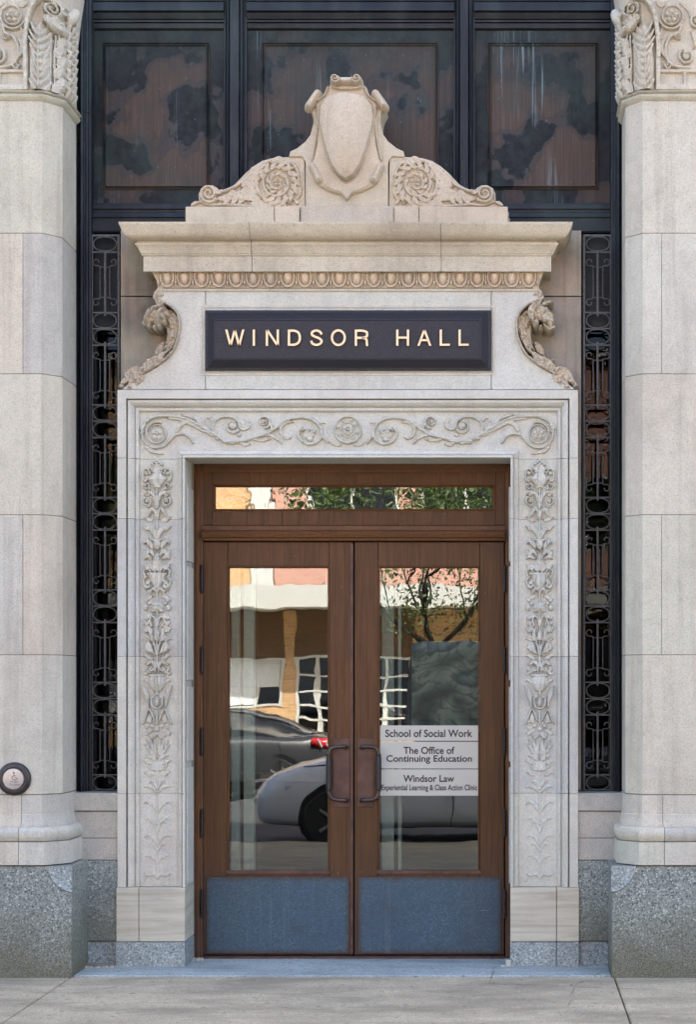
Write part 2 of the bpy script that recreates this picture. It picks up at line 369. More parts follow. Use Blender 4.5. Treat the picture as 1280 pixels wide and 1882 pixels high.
# ---------------------------------------------------------------- carved relief
class Relief:
    """stone carving as a height field over a plane: strokes, leaves, spirals and bosses, in photo pixels, heights in metres"""
    def __init__(s, x0, y0, x1, y1, res=.8):
        s.x0, s.y0, s.res = x0, y0, res
        s.nx = int((x1-x0)/res)+1; s.ny = int((y1-y0)/res)+1
        s.X = x0+np.arange(s.nx)*res; s.Y = y0+np.arange(s.ny)*res
        s.H = np.zeros((s.ny, s.nx)); s.cx = None
    def win(s, xa, ya, xb, yb):
        i0 = max(0, int((xa-s.x0)/s.res)); i1 = min(s.nx, int((xb-s.x0)/s.res)+2)
        j0 = max(0, int((ya-s.y0)/s.res)); j1 = min(s.ny, int((yb-s.y0)/s.res)+2)
        if i0 >= i1 or j0 >= j1: return None
        return slice(j0, j1), slice(i0, i1)
    def stroke(s, pts, w, h, prof='round', base=0., n=8, ends=(1, 1), serr=0, hh=(1, 1), mir=True):
        P = catmull(pts, n); m = len(P)
        tt = np.linspace(0, 1, m)
        wd = w*(ends[0]*(1-tt)+ends[1]*tt) if prof != 'leaf' else w*np.clip(np.sin(PI*np.clip(tt*.93+.05, 0, 1)**.8), .08, 1)
        if serr: wd = wd*(1+.28*(1-2*np.abs((tt*serr) % 1-.5)))
        for a in range(m-1):
            p, q = P[a], P[a+1]; w0, w1 = wd[a], wd[a+1]; wm = max(w0, w1)
            sl = s.win(min(p[0], q[0])-wm, min(p[1], q[1])-wm, max(p[0], q[0])+wm, max(p[1], q[1])+wm)
            if sl is None: continue
            X = s.X[None, sl[1]]; Y = s.Y[sl[0], None]; dx, dy = q-p; L = dx*dx+dy*dy+1e-9
            t = np.clip(((X-p[0])*dx+(Y-p[1])*dy)/L, 0, 1); ex = X-p[0]-t*dx; ey = Y-p[1]-t*dy
            ww = w0+(w1-w0)*t; qd = np.sqrt(ex*ex+ey*ey)/ww; ins = qd < 1; qq = np.clip(qd, 0, 1)
            T = (a+t)/(m-1); hs = h*(hh[0]*(1-T)+hh[1]*T)
            if prof == 'round': z = np.sqrt(1-qq**2)
            elif prof == 'flat': z = np.clip((1-qq)*5, 0, 1)**.6
            elif prof == 'groove': z = np.clip((1-qq)*5, 0, 1)**.6*(.55+.45*qq**2)
            elif prof == 'leaf': z = np.clip((1-qq)*6, 0, 1)**.5*(.55+.45*np.sqrt(qq)) * (1-.16*(np.sin(T*max(serr, 5)*2*PI-qq*3) > .3)*(qq > .25))
            z = np.where(ins, base+hs*z, 0)
            s.H[sl] = np.maximum(s.H[sl], z)
        if mir and s.cx is not None:
            c = s.cx; s_cx = s.cx; s.cx = None
            s.stroke([(2*c-x, y) for x, y in pts], w, h, prof, base, n, ends, serr, hh); s.cx = s_cx
    def spiral(s, cx, cy, r, turns=1.6, a0=0., cw=1, w=2.5, h=.015, r1=.15, n=28, prof='round', base=0., taper=.6):
        m = int(n*turns); P = [(cx+r*(1-(1-r1)*i/m)*math.cos(a0+cw*2*PI*turns*i/m), cy+r*(1-(1-r1)*i/m)*math.sin(a0+cw*2*PI*turns*i/m)) for i in range(m+1)]
        s.stroke(P, w, h, prof, base, n=2, ends=(1, taper))
    def boss(s, cx, cy, rx, ry=None, h=.015, base=0., p=.5, mir=True):
        ry = ry or rx; sl = s.win(cx-rx, cy-ry, cx+rx, cy+ry)
        if sl is not None:
            q = ((s.X[None, sl[1]]-cx)/rx)**2+((s.Y[sl[0], None]-cy)/ry)**2
            s.H[sl] = np.maximum(s.H[sl], np.where(q < 1, base+h*np.clip(1-q, 0, 1)**p, 0))
        if mir and s.cx is not None and abs(cx-s.cx) > .5:
            c = s.cx; s.cx = None; s.boss(2*c-cx, cy, rx, ry, h, base, p); s.cx = c
    def rosette(s, cx, cy, r, h=.014, n=5, base=0.):
        for k in range(n):
            a = 2*PI*k/n-PI/2; s.boss(cx+r*.58*math.cos(a), cy+r*.58*math.sin(a), r*.42, h=h, base=base)
        s.boss(cx, cy, r*.26, h=h*1.3, base=base)
    def vase(s, cx, prof, h=.018, base=0.):
        ys = [p[0] for p in prof]; ws = [p[1] for p in prof]
        sl = s.win(cx-max(ws), ys[0], cx+max(ws), ys[-1]); X = s.X[None, sl[1]]; Y = s.Y[sl[0], None]
        wv = np.interp(Y, ys, ws); q = np.abs(X-cx)/np.maximum(wv, .1); edge = np.clip(np.minimum(Y-ys[0], ys[-1]-Y)/1.5, 0, 1)
        z = np.where(q < 1, base+h*np.sqrt(np.clip(1-q**2, 0, 1))*(.6+.4*wv/max(ws))*(.4+.6*edge), 0); s.H[sl] = np.maximum(s.H[sl], z)
    def poly(s, pts, h, bev=2., base=0., cut=None):      # filled plateau with bevelled rim
        P = np.array(pts, float); sl = s.win(P[:, 0].min(), P[:, 1].min(), P[:, 0].max(), P[:, 1].max())
        X = s.X[None, sl[1]]+0*s.Y[sl[0], None]; Y = s.Y[sl[0], None]+0*s.X[None, sl[1]]; ins = np.zeros(X.shape, bool); dm = np.full(X.shape, 1e9)
        n = len(P)
        for i in range(n):
            a, b = P[i], P[(i+1) % n]
            if a[1] != b[1]:
                c = ((Y >= min(a[1], b[1])) & (Y < max(a[1], b[1]))); xi = a[0]+(Y-a[1])*(b[0]-a[0])/(b[1]-a[1]); ins ^= c & (X < xi)
            dx, dy = b-a; L = dx*dx+dy*dy+1e-9; t = np.clip(((X-a[0])*dx+(Y-a[1])*dy)/L, 0, 1); dm = np.minimum(dm, np.hypot(X-a[0]-t*dx, Y-a[1]-t*dy))
        q = np.clip(dm/bev, 0, 1); z = np.where(ins, base+h*np.sqrt(np.clip(1-(1-q)**2, 0, 1)), 0); s.H[sl] = np.maximum(s.H[sl], z); return ins, sl, dm
    def leafpair(s, y, dx, dy, w=4, h=.014, curl=.5, serr=4, cx=None, x0=2):
        c = cx if cx is not None else s.cx
        s.stroke([(c-x0, y), (c-x0-dx*.35, y+dy*.75), (c-dx*.8, y+dy), (c-dx, y+dy*(1-curl))], w, h, 'leaf', serr=serr)
    def erode(s, amt, seed=1, cells=(30, 80)):
        f = fbm2(s.H.shape, cells, seed); s.H = np.where(s.H > 0, np.maximum(s.H*(1+amt*np.clip(f, -1.5, 1.5)), 0), 0)
    def build(s, name, mat, parent, d0, basefn=None, mir=False, eps=.0008, sink=.003, dmap=None):
        H = s.H; XX, YY = np.meshgrid(s.X, s.Y); keep = H > eps
        q = keep[:-1, :-1] | keep[1:, :-1] | keep[:-1, 1:] | keep[1:, 1:]
        idx = np.arange(H.size).reshape(H.shape); a = idx[:-1, :-1][q]; b = idx[:-1, 1:][q]; c = idx[1:, 1:][q]; d = idx[1:, :-1][q]
        F = np.stack([a, d, c, b], 1); used, inv = np.unique(F, return_inverse=True); F = inv.reshape(-1, 4)
        k = S*(D+(d0 if dmap is None else dmap))/D; X = (XX.ravel()[used]-VX)*k; Z = EYE+(VY-YY.ravel()[used])*k; hv = H.ravel()[used]
        bs = d0+(basefn(X) if basefn else 0); Yv = bs-np.where(hv > eps, hv, -sink)
        if mir: X = 2*CX-X; F = F[:, ::-1]
        V = np.stack([X, Yv, Z], 1); c0 = (V.min(0)+V.max(0))/2; V = V-c0
        me = bpy.data.meshes.new(name); me.vertices.add(len(V)); me.vertices.foreach_set('co', V.ravel())
        me.loops.add(F.size); me.loops.foreach_set('vertex_index', F.ravel().astype(np.int32)); me.polygons.add(len(F))
        me.polygons.foreach_set('loop_start', np.arange(0, F.size, 4, dtype=np.int32)); me.update(calc_edges=True); me.validate()
        return link(name, me, mat, parent, Vector(c0), 'all')
#__SCENE__
def rr(mb, px0, py0, px1, py1, prof, cap=True, mir=False):
    """rectangular moulding seen in the photo: prof = [(inset px, depth)], closed with a flat field"""
    d0 = prof[0][1]; a = W(px0, py0, d0); b = W(px1, py1, d0); base = len(mb.v); k = len(prof)
    for ins, d in prof:
        i = ins*S; mb.v += [(a[0]+i, d, b[2]+i), (b[0]-i, d, b[2]+i), (b[0]-i, d, a[2]-i), (a[0]+i, d, a[2]-i)]
    for j in range(k-1):
        for q in range(4):
            r = (q+1) % 4; mb.f.append((base+j*4+q, base+j*4+r, base+j*4+4+r, base+j*4+4+q))
    if cap: mb.f.append(tuple(base+(k-1)*4+q for q in range(4)))
    return mb
def vprof(pts, py0, py1, dref):        # plan profile [(px, d)] extruded vertically
    return MB().prism([(wx(p, dref), d) for p, d in pts], wz(py1, dref), wz(py0, dref), 'z')
def hprof(pts, px0, px1, dref):        # section [(py, d)] extruded along x
    return MB().prism([(d, wz(p, dref)) for p, d in pts], wx(px0, dref), wx(px1, dref), 'x')
def PR(mb, path, prof, kind='plan', caps=True):
    return mb.sweep(path, [(-o, v) for o, v in prof], kind, caps)
GZ = 0.0
# ================================================================ ground
m = MB(); m.box(-14, 14, -8.9, -.42, -.30, -.030)
def slabs():
    xs = [-14, -6.2, -4.45, wx(130, -.4), wx(1130, -.4), 2.6, 4.6, 14]
    for i in range(len(xs)-1):
        ys = [-.385, -8.6]
        MB().box(xs[i]+.004, xs[i+1]-.004, -.385, -3.6, -.2, -.012).build('pavement_slab', 'concrete', side, bevel=.006)
        MB().box(xs[i]+.004, xs[i+1]-.004, -3.61, -6.9, -.2, -.012).build('pavement_slab', 'concrete', side, bevel=.006)
        MB().box(xs[i]+.004, xs[i+1]-.004, -6.91, -8.7, -.2, -.012).build('pavement_slab', 'concrete', side, bevel=.006)
side = tag(MB().box(-14, 14, -8.7, .45, -.40, -.055).build('sidewalk', 'mortar'), kind='structure')
slabs()
MB().box(wx(130, -.4)+.01, wx(1128, -.4)-.01, -.380, .36, -.2, -.004).build('threshold_slab', 'slab', side, bevel=.005)
MB().pbox(-30, 1823, 74, 1850, -1, -1)
a = W(-60, 0, 0)
MB().prism([(-4.4, -1.18), (-3.33, -1.18), (-3.13, -.83), (-4.4, -.83)], -.0118, -.008, 'z').build('pavement_patch', 'patch', side)
tag(MB().box(-14, 14, -8.86, -8.7, -.45, -.012).build('kerb', 'concrete', bevel=.012), kind='structure')
tag(MB().box(-60, 60, -21.0, -8.86, -.6, -.14).build('road', 'asphalt'), kind='structure')
tag(MB().box(-60, 60, -32.2, -21.15, -.6, -.012).build('far_sidewalk', 'concrete'), kind='structure')
tag(MB().box(-60, 60, -21.15, -21.0, -.6, -.01).build('far_kerb', 'concrete', bevel=.01), kind='structure')
tag(MB().box(-300, 300, -300, 300, -.75, -.62).build('ground', 'asphalt'), kind='structure')

# ================================================================ building mass (shades the street)
bm_ = thing('building', 'tall pale limestone building that the doorway belongs to, rising above the picture', 'building', (0, 3, 0))
zt = wz(-40, .3)
MB().box(-16, 14, .62, 12, zt, 18).build('upper_wall', 'stone', bm_)
MB().box(-16, wx(-60, -.1), -.15, 12, -.3, zt-.003).build('wall', 'stone', bm_)
MB().box(wx(1345, -.1), 14, -.15, 12, -.3, zt-.003).build('wall', 'stone', bm_)
xl, xr = wx(-60, -.1)+.003, wx(1345, -.1)-.003
M['dark_in'] = plain('interior_paint', (.035, .035, .033), .8); M['floor_in'] = plain('interior_floor', (.05, .05, .05), .35)
M['post'] = plain('interior_metal_post', (.62, .65, .60), .4)
rm = thing('entrance_lobby', 'dim lobby behind the glazed doors with pale grey inner posts', 'room', (CX, 1.5, 0))
MB().box(xl, xr, 4.5, 4.6, -.1, zt-.003).build('back_wall', 'dark_in', rm)
MB().box(xl, xr, .62, 4.49, zt-.2, zt-.003).build('ceiling', 'dark_in', rm)
MB().box(xl, xr, .47, 4.49, -.1, -.001).build('floor', 'floor_in', rm)
for p in (300, 980):
    MB().box(wx(p, .5), wx(p, .5)+.1, .62, 4.4, 0, zt-.21).build('side_wall', 'dark_in', rm)
M['mural'] = None
def mural():
    g = G('mural_print'); a = g.noise(2.4, 2, .5, None, 1.6); b = g.noise(5, 2, .5, None, 2.5)
    c = g.ramp(a, [(.3, (.08, .14, .14)), (.44, (.48, .6, .55)), (.52, (.85, .9, .82)), (.57, (.10, .19, .19)), (.66, (.36, .48, .54)), (.75, (.68, .76, .72))])
    c = g.mix(g.ramp(b, [(.5, 0), (.55, .6), (.62, 0)]), c, (.05, .06, .05)); return g.out(c, .5)
M['mural'] = mural()
def inb(n, mat, px0, py0, px1, py1, d0, d1): return MB().pbox(px0, py0, px1, py1, d0, d1).build(n, mat, rm, bevel=.003)
for (a, b) in ((421, 440), (444, 468), (698, 724), (728, 738)): inb('post', 'post', a+4, 1000, b, 1625, .50, .56)
inb('crossbar', 'hinge', 423, 1420, 616, 1437, .57, .60)
tag(MB().pbox(757, 1178, 905, 1345, .9, .94).build('wall_mural', 'mural'), 'grey green abstract swirling picture inside the lobby behind the right door', 'picture')

# ================================================================ door surround
ds = thing('door_surround', 'carved pale limestone doorway frame with scrollwork lintel and urn and foliage jambs around the brown doors', 'door surround', (CX, 0, 0))
X0, X1 = wx(216), wx(1063); ZT = wz(717)
prof = [(0, .235), (0, 0), (15.5, 0), (15.5, .050), (18, .050), (18, .012), (20.5, .008), (23, .011), (27, .024), (29.5, .038), (30, .048), (32.2, .048), (32.2, .036), (35, .034), (37, .040), (38.5, .060),
        (108.5, .060), (109.5, .044), (112.2, .042), (112.2, .030), (114.5, .028), (117, .018), (118.5, .004), (118.6, .012), (119.6, .012), (119.6, .001), (123.5, .001), (124, .004), (124, .345), (90, .345), (60, .235)]
profm = [(o*S, d) for o, d in prof]
JY = [(842.2, 952.6), (953.4, 1205.6), (1206.4, 1458), (1458.8, 1630)]
lm = MB(); PR(lm, [(X0, wz(841.3)), (X0, ZT), (X1, ZT), (X1, wz(841.3))], profm, 'wall')
lint = lm.build('lintel_stone', 'stone', ds)
for mir in (False, True):
    for (a, b) in JY:
        j = PR(MB(), [(X0, wz(b)), (X0, wz(a))], profm, 'wall')
        if mir: j.mirror()
        j.build('jamb_stone', 'stone', ds)
    for nm, mt, a, b, cols, dd in (('base_stone', 'stone_band', 1631, 1730, ((213.5, 254.5), (255.5, 341.5)), -.008), ('granite_block', 'granite_light', 1731.5, 1779, ((212, 341.5),), -.012)):
        if mir and nm == 'granite_block': cols = ((213.5, 254.5), (255.5, 341.5))
        for (p, q) in cols:
            q2 = 340 if q > 300 else q
            k = MB().pbox(p, a, q2, b, dd, .345)
            if mir: k.mirror()
            k.build(nm, mt, ds, bevel=.003)
    # mortar core just behind the joints
    k = MB().box(wx(218), wx(338), .064, .33, -.02, wz(835))
    if mir: k.mirror()
    k.build('mortar_bed', 'mortar', ds)
    # raised blocks on the inner faces of the jambs
    for a, b in ((893, 1030), (1040, 1250), (1262, 1400), (1412, 1625)):
        k = MB().box(wx(340)+.0005, wx(340)+.010, .05, .26, wz(b), wz(a))
        if mir: k.mirror()
        k.build('jamb_inner_panel', 'stone', ds, bevel=.003)
    # stained wall flanking the frieze
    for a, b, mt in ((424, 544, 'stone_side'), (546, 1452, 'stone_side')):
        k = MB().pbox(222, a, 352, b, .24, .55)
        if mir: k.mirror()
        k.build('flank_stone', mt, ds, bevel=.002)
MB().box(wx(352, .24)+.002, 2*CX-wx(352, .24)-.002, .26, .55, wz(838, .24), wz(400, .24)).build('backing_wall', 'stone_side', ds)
# frieze with concave sides
arc = [(290, 560), (300, 556), (313, 562), (325, 574), (331.5, 590), (332.5, 606), (328, 628), (318, 650), (303, 665), (284, 678), (262, 690), (240, 702), (224, 716)]
FD = .05
left = [(wx(p, FD), wz(q, FD)) for p, q in [(377.4, 530), (290, 530)]+arc+[(377.4, 716)]]
MB().prism(left, FD, .24).build('frieze_stone', 'stone', ds, bevel=.002)
k = MB().prism(left, FD, .24); k.mirror(); k.build('frieze_stone', 'stone', ds, bevel=.002)
cxm = 2*CX-wx(378.4, FD)
MB().box(wx(378.4, FD), cxm, FD, .24, wz(716, FD), wz(530, FD)).build('frieze_stone', 'stone', ds, bevel=.002)
fb = rr(MB(), 367.5, 561, 912, 690, [(0, .05), (0, .046), (1.5, .0445), (2.6, .0475), (4.3, .044), (5.2, .047), (6.2, .0495)], cap=False); fb.build('plaque_border', 'stone', ds)

# carved lintel
R = Relief(236, 752, 1043, 843, .8); R.cx = 639.5
st = R.stroke
st([(430, 815), (416, 812), (398, 801), (380, 790), (352, 774), (330, 767.5), (305, 766), (284, 768), (268, 778), (262, 795), (266, 812), (282, 823), (300, 821), (313, 810), (322, 801), (336, 798), (348, 803), (356, 814)], 3.2, .016, ends=(.9, .7))
R.spiral(289, 797, 20.5, 1.25, -1.2, -1, 2.0, .014, .72)
R.boss(289, 798, 14, h=.008); R.rosette(289, 798, 11.5, .017)
st([(266, 812), (274, 826), (288, 832), (302, 835)], 3.5, .012, 'leaf', serr=3)
st([(268, 780), (262, 788), (266, 797)], 3, .015, 'leaf', serr=3)
st([(322, 801), (328, 788), (336, 779), (352, 776), (366, 781)], 3.4, .013, 'leaf', serr=5)
st([(310, 770), (330, 770), (350, 778), (372, 791), (392, 800)], 3.6, .012, 'leaf', serr=7)
st([(334, 762), (350, 766), (362, 774)], 2.4, .011, 'leaf', serr=3)
st([(400, 803), (392, 792), (395, 776), (408, 768), (425, 767), (438, 775), (442, 787), (450, 790), (459, 785), (460, 776)], 2.3, .014)
R.spiral(428, 784, 13, 1.1, .6, 1, 2.6, .014, .35); R.boss(428, 783, 7, h=.013)
st([(398, 800), (386, 796), (378, 784), (377, 772)], 4.0, .012, 'leaf', serr=5)
st([(392, 774), (386, 768), (380, 769)], 2.6, .010, 'leaf', serr=3)
st([(452, 770), (456, 778), (452, 787), (444, 790)], 2.4, .012, 'leaf', serr=3)
R.boss(416, 812, 8, 5, h=.017); R.boss(440, 800, 4, h=.014); R.boss(400, 806, 4, h=.013)
st([(416, 812), (440, 812), (462, 806), (485, 800), (507, 788), (528, 773), (552, 768), (574, 772), (588, 784), (592, 800), (584, 813), (568, 817), (554, 809), (549, 796), (556, 786)], 3.0, .016, ends=(1, .8))
R.boss(568, 799, 12, 9, h=.011); st([(556, 792), (562, 789), (566, 796), (571, 789), (576, 796), (580, 792)], 1.8, .017); R.boss(570, 808, 6, 4, h=.014)
R.spiral(486, 776, 12, 1.35, 1.4, -1, 2.4, .015, .3); R.boss(484, 776, 4.5, h=.015)
st([(498, 780), (500, 790), (492, 797), (484, 800)], 2.4, .014)
st([(540, 776), (527, 777), (517, 786), (519, 800), (529, 807), (537, 803)], 2.6, .013, 'leaf', serr=5)
st([(487, 800), (500, 801), (512, 808), (520, 817)], 2.8, .012, 'leaf', serr=4)
st([(462, 806), (480, 810), (498, 808)], 2.4, .011, 'leaf', serr=4); st([(440, 812), (452, 818), (462, 816)], 2.6, .011, 'leaf', serr=3)
st([(574, 768), (586, 777), (600, 778)], 2.2, .012, 'leaf', serr=2); st([(590, 800), (597, 806), (604, 817)], 2.3, .013, 'leaf', serr=2); st([(606, 812), (618, 818), (630, 819)], 2, .010, 'leaf', serr=2)
R.cx = None
R.boss(640, 791, 25.5, h=.010, p=.25); R.spiral(640, 791, 24, 1.02, 0, 1, 2.4, .019, 1.0); R.spiral(640, 791, 13.5, 1.02, 0, 1, 1.5, .017, 1.0); R.rosette(640, 791, 11, .022, 6)
for q in range(8): R.boss(640+18*math.cos(q*PI/4+.3), 791+18*math.sin(q*PI/4+.3), 4, h=.017)
R.erode(.15, 3); R.H = R.H**.9*1.25
o = R.build('scroll_carving', 'stone', lint, .0604)

# carved jambs
def jamb(seed):
    R = Relief(256, 843, 323, 1629, .75); R.cx = c = 289.5; st = R.stroke
    bs = lambda x, y, r, h=.016, ry=None: R.boss(x, y, r, ry, h)
    for i, (x, y) in enumerate([(0, 847), (4, 850), (8, 854), (0, 853), (4, 857)]): bs(c+x, y, 3.3, .018)
    for dx, dy in ((14, -2), (11, -6), (6, -9)): st([(c, 869), (c+dx*.5, 866+dy), (c+dx, 862-dy*.2)], 2.6, .015, 'leaf', serr=3)
    R.vase(c, [(866.5, 12), (869, 12), (869.5, 9), (874, 11), (879, 17), (882, 18), (883, 16), (890, 11), (894, 7), (895, 8), (898, 8)], .024)
    st([(c+12, 872), (c+17, 863), (c+24, 865), (c+26, 876), (c+23, 885), (c+19, 884)], 1.9, .015); bs(c+20, 870, 4.5, .012)
    R.spiral(c+19, 893, 6.5, 1.3, 0, 1, 1.8, .014); bs(c+24, 884, 3, .012); bs(c+14, 899, 3, .012)
    st([(c, 896), (c, 960), (c, 1000)], 1.7, .013)
    st([(c+1, 935), (c+3, 918), (c+8, 908), (c+18, 905), (c+25, 911)], 3.2, .015, 'leaf', serr=5)
    R.spiral(c+17, 922, 8.5, 1.25, -.9, 1, 2.2, .016, .3); bs(c+17, 921, 4, .014); st([(c+10, 928), (c+17, 931), (c+22, 927)], 2, .012, 'leaf', serr=3)
    st([(c+2, 953), (c+3, 941), (c+9, 936), (c+14, 944), (c+19, 951), (c+26, 950)], 2.7, .016, 'leaf', serr=5); st([(c+2, 950), (c+3, 940), (c+9, 936), (c+14, 942)], 1.8, .017)
    st([(c+1, 992), (c+5, 980), (c+12, 971), (c+19, 972), (c+26, 966)], 4.2, .016, 'leaf', serr=6); st([(c+2, 990), (c+3, 976), (c+10, 970)], 1.8, .017)
    R.vase(c, [(992, 8), (996, 8), (1003, 8), (1008, 5), (1011, 2)], .019); bs(c+6, 993, 4.5, .02, 3); bs(c, 1002, 2.5, .024, 6)
    st([(c+8, 1010), (c+12, 1000), (c+20, 994), (c+24, 1001)], 3.6, .016, 'leaf', serr=4); bs(c+18, 990, 3, .012)
    st([(c+5, 1022), (c+12, 1013), (c+20, 1018), (c+24, 1010)], 3.6, .015, 'leaf', serr=4); st([(c+10, 1028), (c+18, 1022), (c+24, 1029)], 3, .014, 'leaf', serr=4)
    st([(c, 1050), (c+1, 1030), (c+2, 1012)], 3.4, .016, 'leaf', serr=1); st([(c+2, 1050), (c+6, 1040), (c+6, 1026)], 2.2, .015, 'leaf', serr=1)
    st([(c+3, 1052), (c+10, 1043), (c+20, 1042), (c+25, 1036)], 3.2, .013, 'leaf', serr=3); st([(c+22, 1060), (c+24, 1050), (c+17, 1046), (c+12, 1050)], 2, .017)
    R.vase(c, [(1052.5, 19), (1056, 20), (1057, 17), (1070, 11), (1080, 5), (1083, 5)], .022); st([(c+19, 1060), (c+25, 1068), (c+20, 1078), (c+12, 1077)], 2, .013)
    R.spiral(c+17, 1076, 5.5, 1.2, .5, 1, 1.9, .015)
    st([(c, 1082), (c, 1108)], 1.7, .014, n=3); st([(c+1, 1088), (c+6, 1082), (c+14, 1087), (c+22, 1082)], 2.3, .016, 'leaf', serr=4); st([(c+9, 1086), (c+16, 1096), (c+19, 1106)], 1.6, .013)
    bs(c, 1116, 12, .020, 9); bs(c+5, 1112, 3, .024); bs(c, 1118, 3, .026); bs(c+21, 1117, 5, .015, 6); bs(c+15, 1109, 3.5, .012); bs(c+8, 1123, 4, .018, 3)
    st([(c, 1124), (c, 1200)], 1.8, .014, n=5)
    st([(c+1, 1150), (c+3, 1138), (c+9, 1133), (c+13, 1140), (c+10, 1150)], 2.2, .016); st([(c+12, 1142), (c+20, 1146), (c+24, 1138)], 3, .013, 'leaf', serr=4)
    st([(c+2, 1176), (c+10, 1168), (c+12, 1158), (c+21, 1160), (c+24, 1150)], 3.2, .016, 'leaf', serr=5); st([(c, 1180), (c+1, 1166), (c, 1156)], 3, .019, 'leaf', serr=1)
    st([(c+3, 1180), (c+14, 1172), (c+23, 1170)], 2.6, .014, 'leaf', serr=4)
    R.poly([(c+2, 1204), (c+10, 1184), (c+16, 1177), (c+22, 1184), (c+24, 1192), (c+17, 1199)], .017, 3); R.poly([(2*c-x, y) for x, y in [(c+2, 1204), (c+10, 1184), (c+16, 1177), (c+22, 1184), (c+24, 1192), (c+17, 1199)]], .017, 3)
    st([(c+1, 1203), (c+3, 1190), (c+6, 1182)], 2.2, .02)
    st([(c, 1205), (c+1, 1216), (c, 1226)], 1.6, .013); 
    st([(c+3, 1236), (c+4, 1222), (c+11, 1216), (c+18, 1221), (c+23, 1219)], 3.0, .016, 'leaf', serr=5); bs(c+10, 1230, 5.5, .013); bs(c+20, 1230, 4, .013, 5); R.spiral(c+9, 1229, 5, 1.1, 0, 1, 1.6, .017)
    R.vase(c, [(1238.5, 15), (1242, 16), (1243, 12), (1248, 17), (1256, 17), (1264, 12), (1269, 7), (1271, 8)], .021)
    st([(c+24, 1262), (c+20, 1272), (c+17, 1285), (c+14, 1298)], 3.2, .017, 'leaf', serr=1); st([(c+26, 1260), (c+23, 1275), (c+15, 1300)], 1.3, .016)
    st([(c, 1268), (c, 1276)], 3, .014, n=2); st([(c+10, 1282), (c+10, 1294), (c+6, 1300), (c, 1302)], 1.8, .017); bs(c, 1291, 4.5, .016, 8); bs(c+7, 1281, 3, .014)
    st([(c+4, 1324), (c+9, 1312), (c+15, 1304), (c+20, 1315), (c+26, 1330)], 1.7, .018); R.poly([(c+8, 1318), (c+14, 1308), (c+24, 1330), (c+17, 1328), (c+10, 1331)], .009, 3); R.poly([(2*c-x, y) for x, y in [(c+8, 1318), (c+14, 1308), (c+24, 1330), (c+17, 1328), (c+10, 1331)]], .009, 3)
    st([(c, 1306), (c, 1330)], 2.0, .014, n=3); bs(c+9, 1334, 4.5, .015, 4); bs(c, 1340, 4, .015, 5); bs(c+20, 1337, 3, .010)
    for dx, y0, y1 in ((6, 1352, 1380), (12, 1352, 1385), (20, 1358, 1388)): st([(c+1, y1+6), (c+dx*.7, (y0+y1)/2+6), (c+dx, y0)], 2.2, .012, 'leaf', serr=1)
    st([(c+2, 1350), (c+8, 1356), (c+13, 1352)], 1.8, .014); st([(c+6, 1384), (c+16, 1376), (c+24, 1368)], 2, .010, 'leaf', serr=2)
    st([(c+2, 1398), (c+10, 1390), (c+22, 1388)], 3.2, .011, 'leaf', serr=1); R.vase(c, [(1398, 8), (1400, 10), (1408, 13), (1414, 10), (1417, 6)], .010); st([(c+9, 1415), (c+15, 1410), (c+18, 1405)], 1.6, .010)
    st([(c, 1418), (c, 1612)], 1.2, .007, n=10)
    k = .0105
    for y, dx, dy, ww in ((1450, 14, -16, 2.6), (1456, 25, -12, 2.8), (1494, 25, -22, 2.6), (1515, 22, -12, 3.0), (1530, 14, -22, 2.2), (1552, 24, -18, 2.8), (1564, 16, -14, 2.4), (1582, 22, -10, 2.6), (1588, 12, -12, 2.2)):
        st([(c+1, y), (c+dx*.4, y+dy*.8), (c+dx*.8, y+dy), (c+dx, y+dy*.72)], ww, k, 'leaf', serr=3); k *= .93
    st([(c, 1616), (c+6, 1606), (c+18, 1608), (c+24, 1602)], 2.4, .010, 'leaf', serr=3); st([(c+24, 1604), (c+22, 1615), (c+27, 1619)], 1.2, .007)
    for y, dx, dy, ww in ((905, 22, 6, 2.5), (957, 24, -6, 2.8), (1012, 25, 10, 3), (1066, 25, 14, 2.2), (1096, 25, 8, 2.6), (1131, 24, 6, 2.6), (1150, 26, 8, 2.6), (1176, 26, -4, 2.4), (1210, 24, -8, 2.6), (1232, 26, 8, 2.4), (1254, 25, -6, 2.2), (1342, 25, 8, 2.4), (1402, 25, -6, 2.6), (1424, 24, -8, 2.4), (1478, 20, -8, 2.2)):
        st([(c+8, y), (c+dx*.6, y+dy*.2), (c+dx*.85, y+dy*.8), (c+dx, y+dy*.4)], ww*1.25, .0095, 'leaf', serr=4)
    R.erode(.22, seed, (20, 60))
    fade = np.interp(R.Y, [843, 1330, 1460, 1629], [1.1, .9, .5, .38])[:, None]; R.H = np.where(R.H > .001, R.H**.9*fade*1.35, 0)
    return R
jamb(5).build('urn_and_foliage_carving', 'stone', ds, .0604); jamb(9).build('urn_and_foliage_carving', 'stone', ds, .0604, mir=True)

# ================================================================ cornice
co = thing('door_cornice', 'projecting limestone cornice with egg and dart moulding above the dark name plaque', 'cornice', (CX, 0, wz(535)))
HW = 349*S*(D+.05)/D
def ofs(h): return (h*S*(D+.05)/D-HW)/(1+h*S/D)
cp = []
for h, py in [(349, 535.5), (352.5, 535), (352.5, 531.3), (350.5, 530.6), (351, 525), (353, 516), (357, 507), (358, 503.5), (360, 503), (360, 499.4), (375, 499.2), (375, 471.6), (376.2, 471), (376.5, 469.5), (378.5, 469), (378.5, 466.8), (380, 466), (382, 461), (385, 455), (388, 450.5), (389.5, 450), (389.5, 447), (386.5, 446.5), (386.5, 444),
              (392, 442.5), (400, 438.5), (408, 431), (413, 422), (416, 414), (417.5, 411.5), (417.5, 408)]:
    o_ = ofs(h); d = .05-o_; cp.append((o_, wz(py, d)))
ztop = cp[-1][1]; cprof = [( -.02, cp[0][1])]+cp+[(-.02, ztop+.001)]
